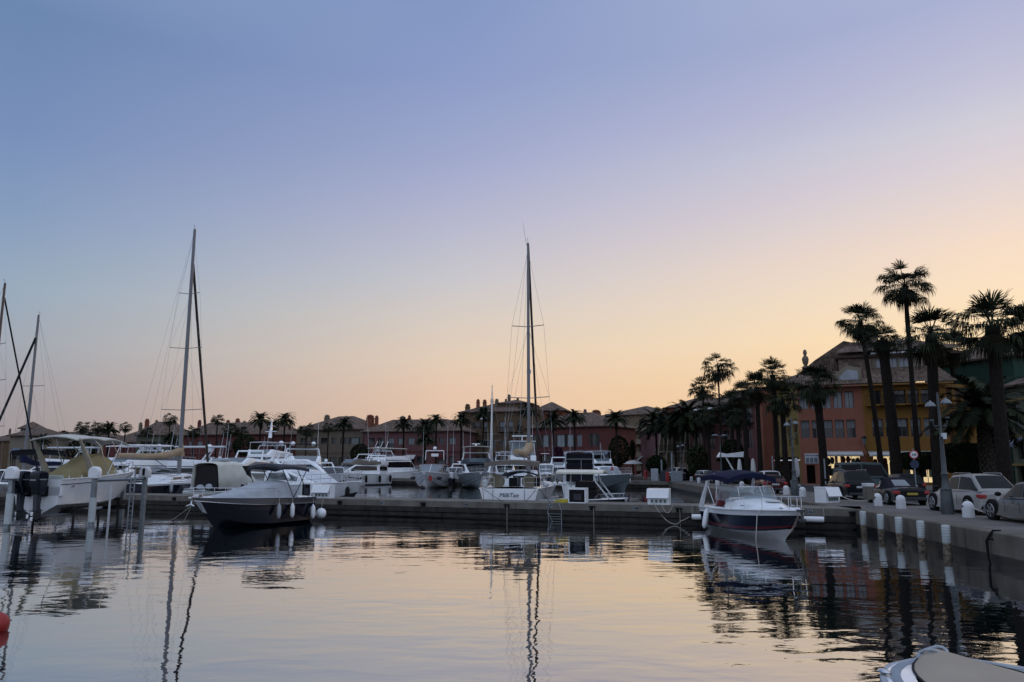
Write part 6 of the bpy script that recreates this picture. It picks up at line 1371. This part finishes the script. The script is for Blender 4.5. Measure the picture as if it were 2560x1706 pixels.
# litter bin
p = Q(2174, 1270); r = thing('litter_bin', p, R(10), 'slatted litter bin with a pale rim on two legs', 'bin')
MB().box(-.2, .2, -.16, .16, .38, .98).build('basket', mat('bin_slats', (.13, .12, .10), .8, var=.4, vs=12), r, bevel=.02); MB().box(-.21, .21, -.17, .17, .98, 1.14, tx=-.02).build('rim', white2, r, bevel=.02)
MB().tube([(.22, -.02, 0), (.22, -.02, 1.0)], .02, 6).tube([(-.08, -.02, 0), (-.08, -.02, .4)], .02, 6).box(-.14, -.02, -.08, .04, 0, .02).box(.16, .28, -.08, .04, 0, .02).build('leg', galv, r)
# grey cabinets and fire box by the second pier root
def box_cab(px, d, w_, y0, label, m, nm='electric_cabinet', cat='cabinet'):
    r = thing(nm, (X_(px, d, 1200), d, QZ), R(-8), label, cat); h = Z_(y0, d)-QZ
    MB().box(-w_/2, w_/2, -.4, .4, 0, h).build('case', m, r, smooth=False, bevel=.03); MB().box(-w_/2+.08, w_/2-.08, -.43, -.405, .12, h-.1).build('door', m, r, smooth=False, bevel=.01); return r
box_cab(1637, 101, .9, 1172, 'tall pale cabinet at the root of the second pier', lgreyc); box_cab(1662, 101, 1.1, 1177, 'grey cabinet between the pale one and the red fire cabinet', greyc); box_cab(1692, 96, 1.4, 1178, 'wide grey cabinet in front of the white roofed car', mat('cabinet_grey', (.20, .23, .26), .6)); box_cab(1669, 98, .42, 1180, 'red fire cabinet beside the grey cabinets', red, 'fire_cabinet', 'fire cabinet')
p = D(1614, 1183, 118); r = thing('fire_hydrant', (p.x, p.y, QZ), 0, 'red hydrant post at the far end of the quay', 'hydrant'); MB().lathe([(.25, 0), (.2, .1), (.2, .9), (.26, .95), (.2, 1.1), (.05, 1.3)], 12).build('post', red, r); MB().tube([(-.35, 0, .7), (.35, 0, .7)], .1, 8).build('outlet', red, r)
# closed umbrellas
for px, d, y0, lab in ((1850, 84, 1147, 'closed white umbrella nearest the white jib crane'), (1884, 80, 1146, 'closed white umbrella in the middle of the cafe terrace'), (1993, 76, 1144, 'closed white umbrella beside the coral house')):
    r = thing('parasol', (X_(px, d, 1190), d, QZ), 0, lab, 'umbrella', 'closed umbrellas on the cafe terrace'); h = Z_(y0, d)-QZ
    MB().tube([(0, 0, 0), (0, 0, h)], .04, 8).build('pole', alu, r); MB().lathe([(.14, h-1.9), (.24, h-1.7), (.26, h-1.2), (.20, h-.5), (.14, h-.15), (.02, h)], 10).build('canopy', awn, r); MB().lathe([(.28, 0), (.28, .12), (.05, .15)], 12).build('base', white2, r)
for px, d, lab in ((1583, 150, 'open white parasol beyond the slate cruiser'), ):
    r = thing('parasol', (X_(px, d, 1170), d, QZ), 0, lab, 'umbrella'); MB().tube([(0, 0, 0), (0, 0, 3)], .05, 6).build('pole', alu, r); MB().lathe([(2.2, 2.3), (1.2, 2.75), (.02, 3.1)], 12).build('canopy', awn, r)
# flag-like jib crane above the canopy
r = thing('jib_crane', (X_(1838, 86, 1190), 86, QZ), 0, 'white slanting crane arm above the navy boat canopy', 'crane'); MB().tube([(.6, 0, 0), (-1.0, 0, 3.0)], .09, 6).build('arm', white, r); MB().prism([(-1.9, 2.9), (.9, 2.9), (1.0, 3.5), (-.9, 3.25), (-1.6, 3.4)], -.3, .3, 'y').build('hood', white, r)
# ================================================================ cars
def car(label, loc, rz, body, L=4.5, Wd=1.82, H=1.5, kind='suv', name='parked_car', gm=None, group='cars parked along the quay', tail=red, plate_=None, roofm=None, cat='car'):
    r = thing(name, loc, rz, label, cat, group); h = L/2; w2 = Wd/2
    bz = {'suv': 1.02, 'wagon': .97, 'coupe': .88, 'conv': .86, 'van': 1.15, 'mini': .95}[kind]
    gnd = .2
    nose = {'suv': .78, 'wagon': .74, 'coupe': .66, 'conv': .64, 'van': .95, 'mini': .8}[kind]
    st = [(-h, gnd+.22, bz-.16, w2*.84, w2*.80), (-h+.08, gnd+.05, bz-.04, w2*.93, w2*.86), (-h+.5, gnd, bz, w2, w2*.90), (-.2, gnd-.02, bz-.02, w2, w2*.90), (h*.42, gnd, bz-.06, w2, w2*.88), (h-.35, gnd, nose, w2*.95, w2*.80), (h-.08, gnd+.06, nose-.12, w2*.84, w2*.68), (h, gnd+.16, nose-.26, w2*.72, w2*.6)]
    lf = Loft(st); lf.body(.14, .04, sub=5).build('body', body, r)
    xr, xs, xf, xb = {'suv': (-h+.7, -h+.1, .2, h*.47), 'wagon': (-h+.85, -h+.1, .1, h*.46), 'coupe': (-h+1.3, -h+.25, .15, h*.42), 'conv': (-h+1.75, -h+.95, -.1, h*.30), 'van': (-h+.2, -h+.05, .85, h*.66), 'mini': (-h+.4, -h+.1, .3, h*.42)}[kind]
    tw = w2*(.70 if kind != 'van' else .80)
    g = Loft([(xs, bz-.06, bz+.0, w2*.86, w2*.82), (xr, bz-.06, H-.04, w2*.88, tw*.96), ((xr+xf)/2, bz-.06, H, w2*.89, tw), (xf, bz-.06, H-.05, w2*.88, tw*.96), (xb, bz-.1, bz-.02, w2*.84, w2*.78)])
    g.body(.08, .03, sub=5).build('cabin', (blackc if kind == 'conv' else (roofm or body)), r)
    gm = gm or mat('car_glass', (.004, .005, .007), .08, var=.2, spec=.14)
    if kind != 'conv':
        a, b_ = xr+.12, xf-.02
        g.side([(xs+.18 if kind not in ('van',) else a, .12, .5 if kind != 'van' else .8), (a, .12, .86), ((a+b_)/2-.04, .12, .88)], .012).build('side_window', gm, r); g.side([((a+b_)/2+.05, .12, .88), (b_, .12, .86), (xb-.25, .12, .42)], .012).build('side_window', gm, r)
        g.topp(xs+.1, xr-.03, -.88, .88, .012, camber=.02).build('rear_window', gm, r)
    else:
        g.topp(xs+.12, xr-.15, -.55, .55, .012, camber=.02).build('rear_window', bglass, r); g.side([(xr+.5, .15, .85), (xf, .15, .8), (xb-.2, .1, .35)], .012).build('side_window', bglass, r)
    g.topp(xf+.05, xb-.05, -.88, .88, .012, camber=.02).build('windscreen', gm, r)
    rw = {'suv': .37, 'wagon': .36, 'coupe': .35, 'conv': .34, 'van': .34, 'mini': .32}[kind]
    for x in (-h+.86, h-1.0):
        for sd in (1, -1):
            wl = lf.at(x); yw = wl[3]*.99; MB().tube([(x, sd*(yw-.12), rw), (x, sd*(yw+.012), rw)], rw+.05, 22).build('wheel_arch', mat('arch_liner', (.01, .01, .01), .8), r, smooth=False)
            wv = MB().lathe([(rw*.68, -.1), (rw*.96, -.1), (rw, -.06), (rw, .06), (rw*.96, .1), (rw*.68, .1)], 22); wv.tr(Matrix.Translation((x, sd*(yw-.06), rw)) @ Matrix.Rotation(math.pi/2, 4, 'X'))
            tr_ = wv.build('wheel', tyre, r); rm = MB().lathe([(rw*.70, .07), (rw*.66, .085), (rw*.6, .03), (.001, .02)], 20)
            for k in range(5):
                a = k*2*math.pi/5; m2 = MB().box(-.035, .035, .03, rw*.66, .03, .085); m2.tr(Matrix.Rotation(a, 4, 'Z')); rm.add(m2.v, m2.f)
            rm.tr(Matrix.Translation((x, sd*(yw-.03), rw)) @ Matrix.Rotation(-sd*math.pi/2, 4, 'X')); rm.build('rim', alloy, tr_)
    for sd in (1, -1):
        MB().box(-h-.015+.0, -h+.35, sd*(w2*.78)-.12, sd*(w2*.78)+.12, bz-.30, bz-.14).build('tail_light', tail, r, bevel=.03)
        MB().box(h-.32, h-.06, sd*w2*.66-.13, sd*w2*.66+.13, nose-.26, nose-.12).build('headlight', bglass, r, bevel=.03)
        MB().ball((xb-.35, sd*(w2+.08), bz+.08), (.07, .12, .08), 10, 6).build('door_mirror', black if body is not white else white, r)
    pm = plate_ or mat('plate_white', (.4, .42, .44), .5)
    pb = MB().box(-h-.03, -h-.004, -.26, .26, bz-.34, bz-.23).build('number_plate', pm, r, smooth=False)
    MB().box(-h-.02, -h+.3, -w2*.75, w2*.75, gnd+.05, gnd+.22).build('rear_bumper', mat('bumper_dark', (.02, .02, .022), .6), r, bevel=.04)
    if kind in ('wagon', 'suv'):
        mb = MB()
        for sd in (1, -1): mb.tube([(xr+.1, sd*tw*.93, H-.02), (xr+.2, sd*tw*.93, H+.05), (xf-.2, sd*tw*.93, H+.05), (xf-.05, sd*tw*.93, H-.02)], .02, 6)
        mb.build('roof_rail', mat('rail_grey', (.2, .2, .2), .4), r)
    mb = MB(); ms_ = MB()
    for sd in (1, -1):
        mb.box(-.15, .0, sd*w2-.01, sd*w2+.015, bz-.22, bz-.19)
        for x in ((xr+xf)/2, xb-.55): ms_.box(x, x+.012, sd*(w2)-.006, sd*(w2)+.003, gnd+.15, bz-.15)
    mb.build('door_handle', black, r); ms_.build('door_seam', black, r)
    return r
cm_ = lambda n, c, **k: mat('car_'+n, c, .3, metal=0, var=.03, coat=.2, spec=.35, **k)
silver_c = cm_('silver', (.27, .265, .255)); grey_c = cm_('grey', (.05, .062, .07)); black_c = mat('car_black', (.005, .006, .008), .25, var=.03, spec=.2); blue_c = cm_('midnight', (.008, .012, .025)); teal_c = cm_('teal', (.015, .04, .045)); red_c = cm_('red', (.05, .004, .004)); white_c = cm_('white', (.5, .51, .52))
def qp(x, y): return Vector((x, y, QZ))
car('silver estate car with red tail lights parked behind the double lamp', qp(19.45, 33.3), R(87), silver_c, 4.8, 1.85, 1.60, 'wagon')
car('dark grey coupe cut off by the right edge', qp(18.35, 27.3), R(86), grey_c, 4.75, 1.9, 1.42, 'coupe')
c = car('black convertible with a yellow rear plate', qp(20.0, 41.0), R(86), black_c, 4.3, 1.8, 1.33, 'conv', plate_=mat('plate_yellow', (.35, .27, .03), .5))
car('black sport utility vehicle behind the large white cabinet', qp(20.4, 47.6), R(85), black_c, 4.7, 1.9, 1.66, 'suv')
car('dark teal van parked across the shop windows', qp(X_(2172, 58), 58.5, ), R(-8), teal_c, 4.5, 1.95, 2.2, 'van')
car('dark hatchback with a pale roof behind the canopy of the navy cruiser', qp(X_(1925, 64, 1200)-.2, 64), R(84), black_c, 4.0, 1.75, 1.55, 'mini', roofm=white_c)
car('dark red car glimpsed under the navy boat canopy', qp(X_(1890, 60, 1200), 57), R(84), red_c, 4.2, 1.78, 1.3, 'mini')
car('dark small car facing the harbour in the middle distance', qp(X_(1768, 93, 1195), 93), R(-80), black_c, 4.0, 1.7, 1.42, 'mini', roofm=white_c)
car('second dark small car next to the one facing the harbour', qp(X_(1800, 88, 1195), 90), R(-80), blue_c, 4.0, 1.7, 1.4, 'mini')
car('white roofed car behind the navy boat canopy arch', qp(X_(1832, 84, 1195), 84), R(84), blue_c, 4.1, 1.75, 1.5, 'mini', roofm=white_c)
car('dark estate with a white roof behind the grey cabinets', qp(X_(1708, 104, 1195), 105), R(40), blue_c, 4.7, 1.85, 1.72, 'suv', roofm=white_c)
car('dark car parked near the ochre house behind the convertible', qp(X_(2268, 52, 1195), 53), R(84), black_c, 4.3, 1.8, 1.42, 'mini')
# ================================================================ split meshes that hold several loose pieces
SPLIT = ['arch_leg', 'deck_fitting', 'cockpit_coaming', 'helm_seat', 'leaf_side']
def split(o):
    me = o.data; n = len(me.vertices); par = list(range(n))
    def f(a):
        while par[a] != a: par[a] = par[par[a]]; a = par[a]
        return a
    for p in me.polygons:
        v = list(p.vertices)
        for b_ in v[1:]: par[f(v[0])] = f(b_)
    grp = {}
    for p in me.polygons: grp.setdefault(f(p.vertices[0]), []).append(p)
    if len(grp) < 2: return
    nm = o.name.split('.')[0]
    for k, (g, ps) in enumerate(grp.items()):
        ids = sorted({v for p in ps for v in p.vertices}); mp = {v: i for i, v in enumerate(ids)}; m = MB()
        m.v = [tuple(me.vertices[v].co) for v in ids]; m.f = [tuple(mp[v] for v in p.vertices) for p in ps]; m.m = [p.material_index for p in ps]
        sm = ps[0].use_smooth; q = m.build(nm, list(me.materials), o.parent, smooth=sm); q.location = o.location; q.rotation_euler = o.rotation_euler; q.scale = o.scale
        for md in o.modifiers:
            if md.type == 'BEVEL': nmd = q.modifiers.new('bevel', 'BEVEL'); nmd.width = md.width; nmd.segments = 2; nmd.limit_method = 'ANGLE'; nmd.angle_limit = md.angle_limit
        if k == 0: first_ = q
    for ch in list(o.children): ch.parent = first_
    bpy.data.objects.remove(o)
for o in [x for x in COL.objects if x.type == 'MESH' and x.name.split('.')[0] in ('arch_leg', 'deck_fitting', 'cockpit_coaming', 'helm_seat', 'side_window', 'porthole', 'hull_window', 'deck_cleat', 'hardtop_post', 'cockpit_post', 'coiled_rope', 'cockpit_cushion', 'pier_post', 'fishing_rod', 'bumper_pair', 'canopy_frame', 'leg', 'bimini_frame', 'lantern_hood', 'door_handle', 'door_seam')]: split(o)
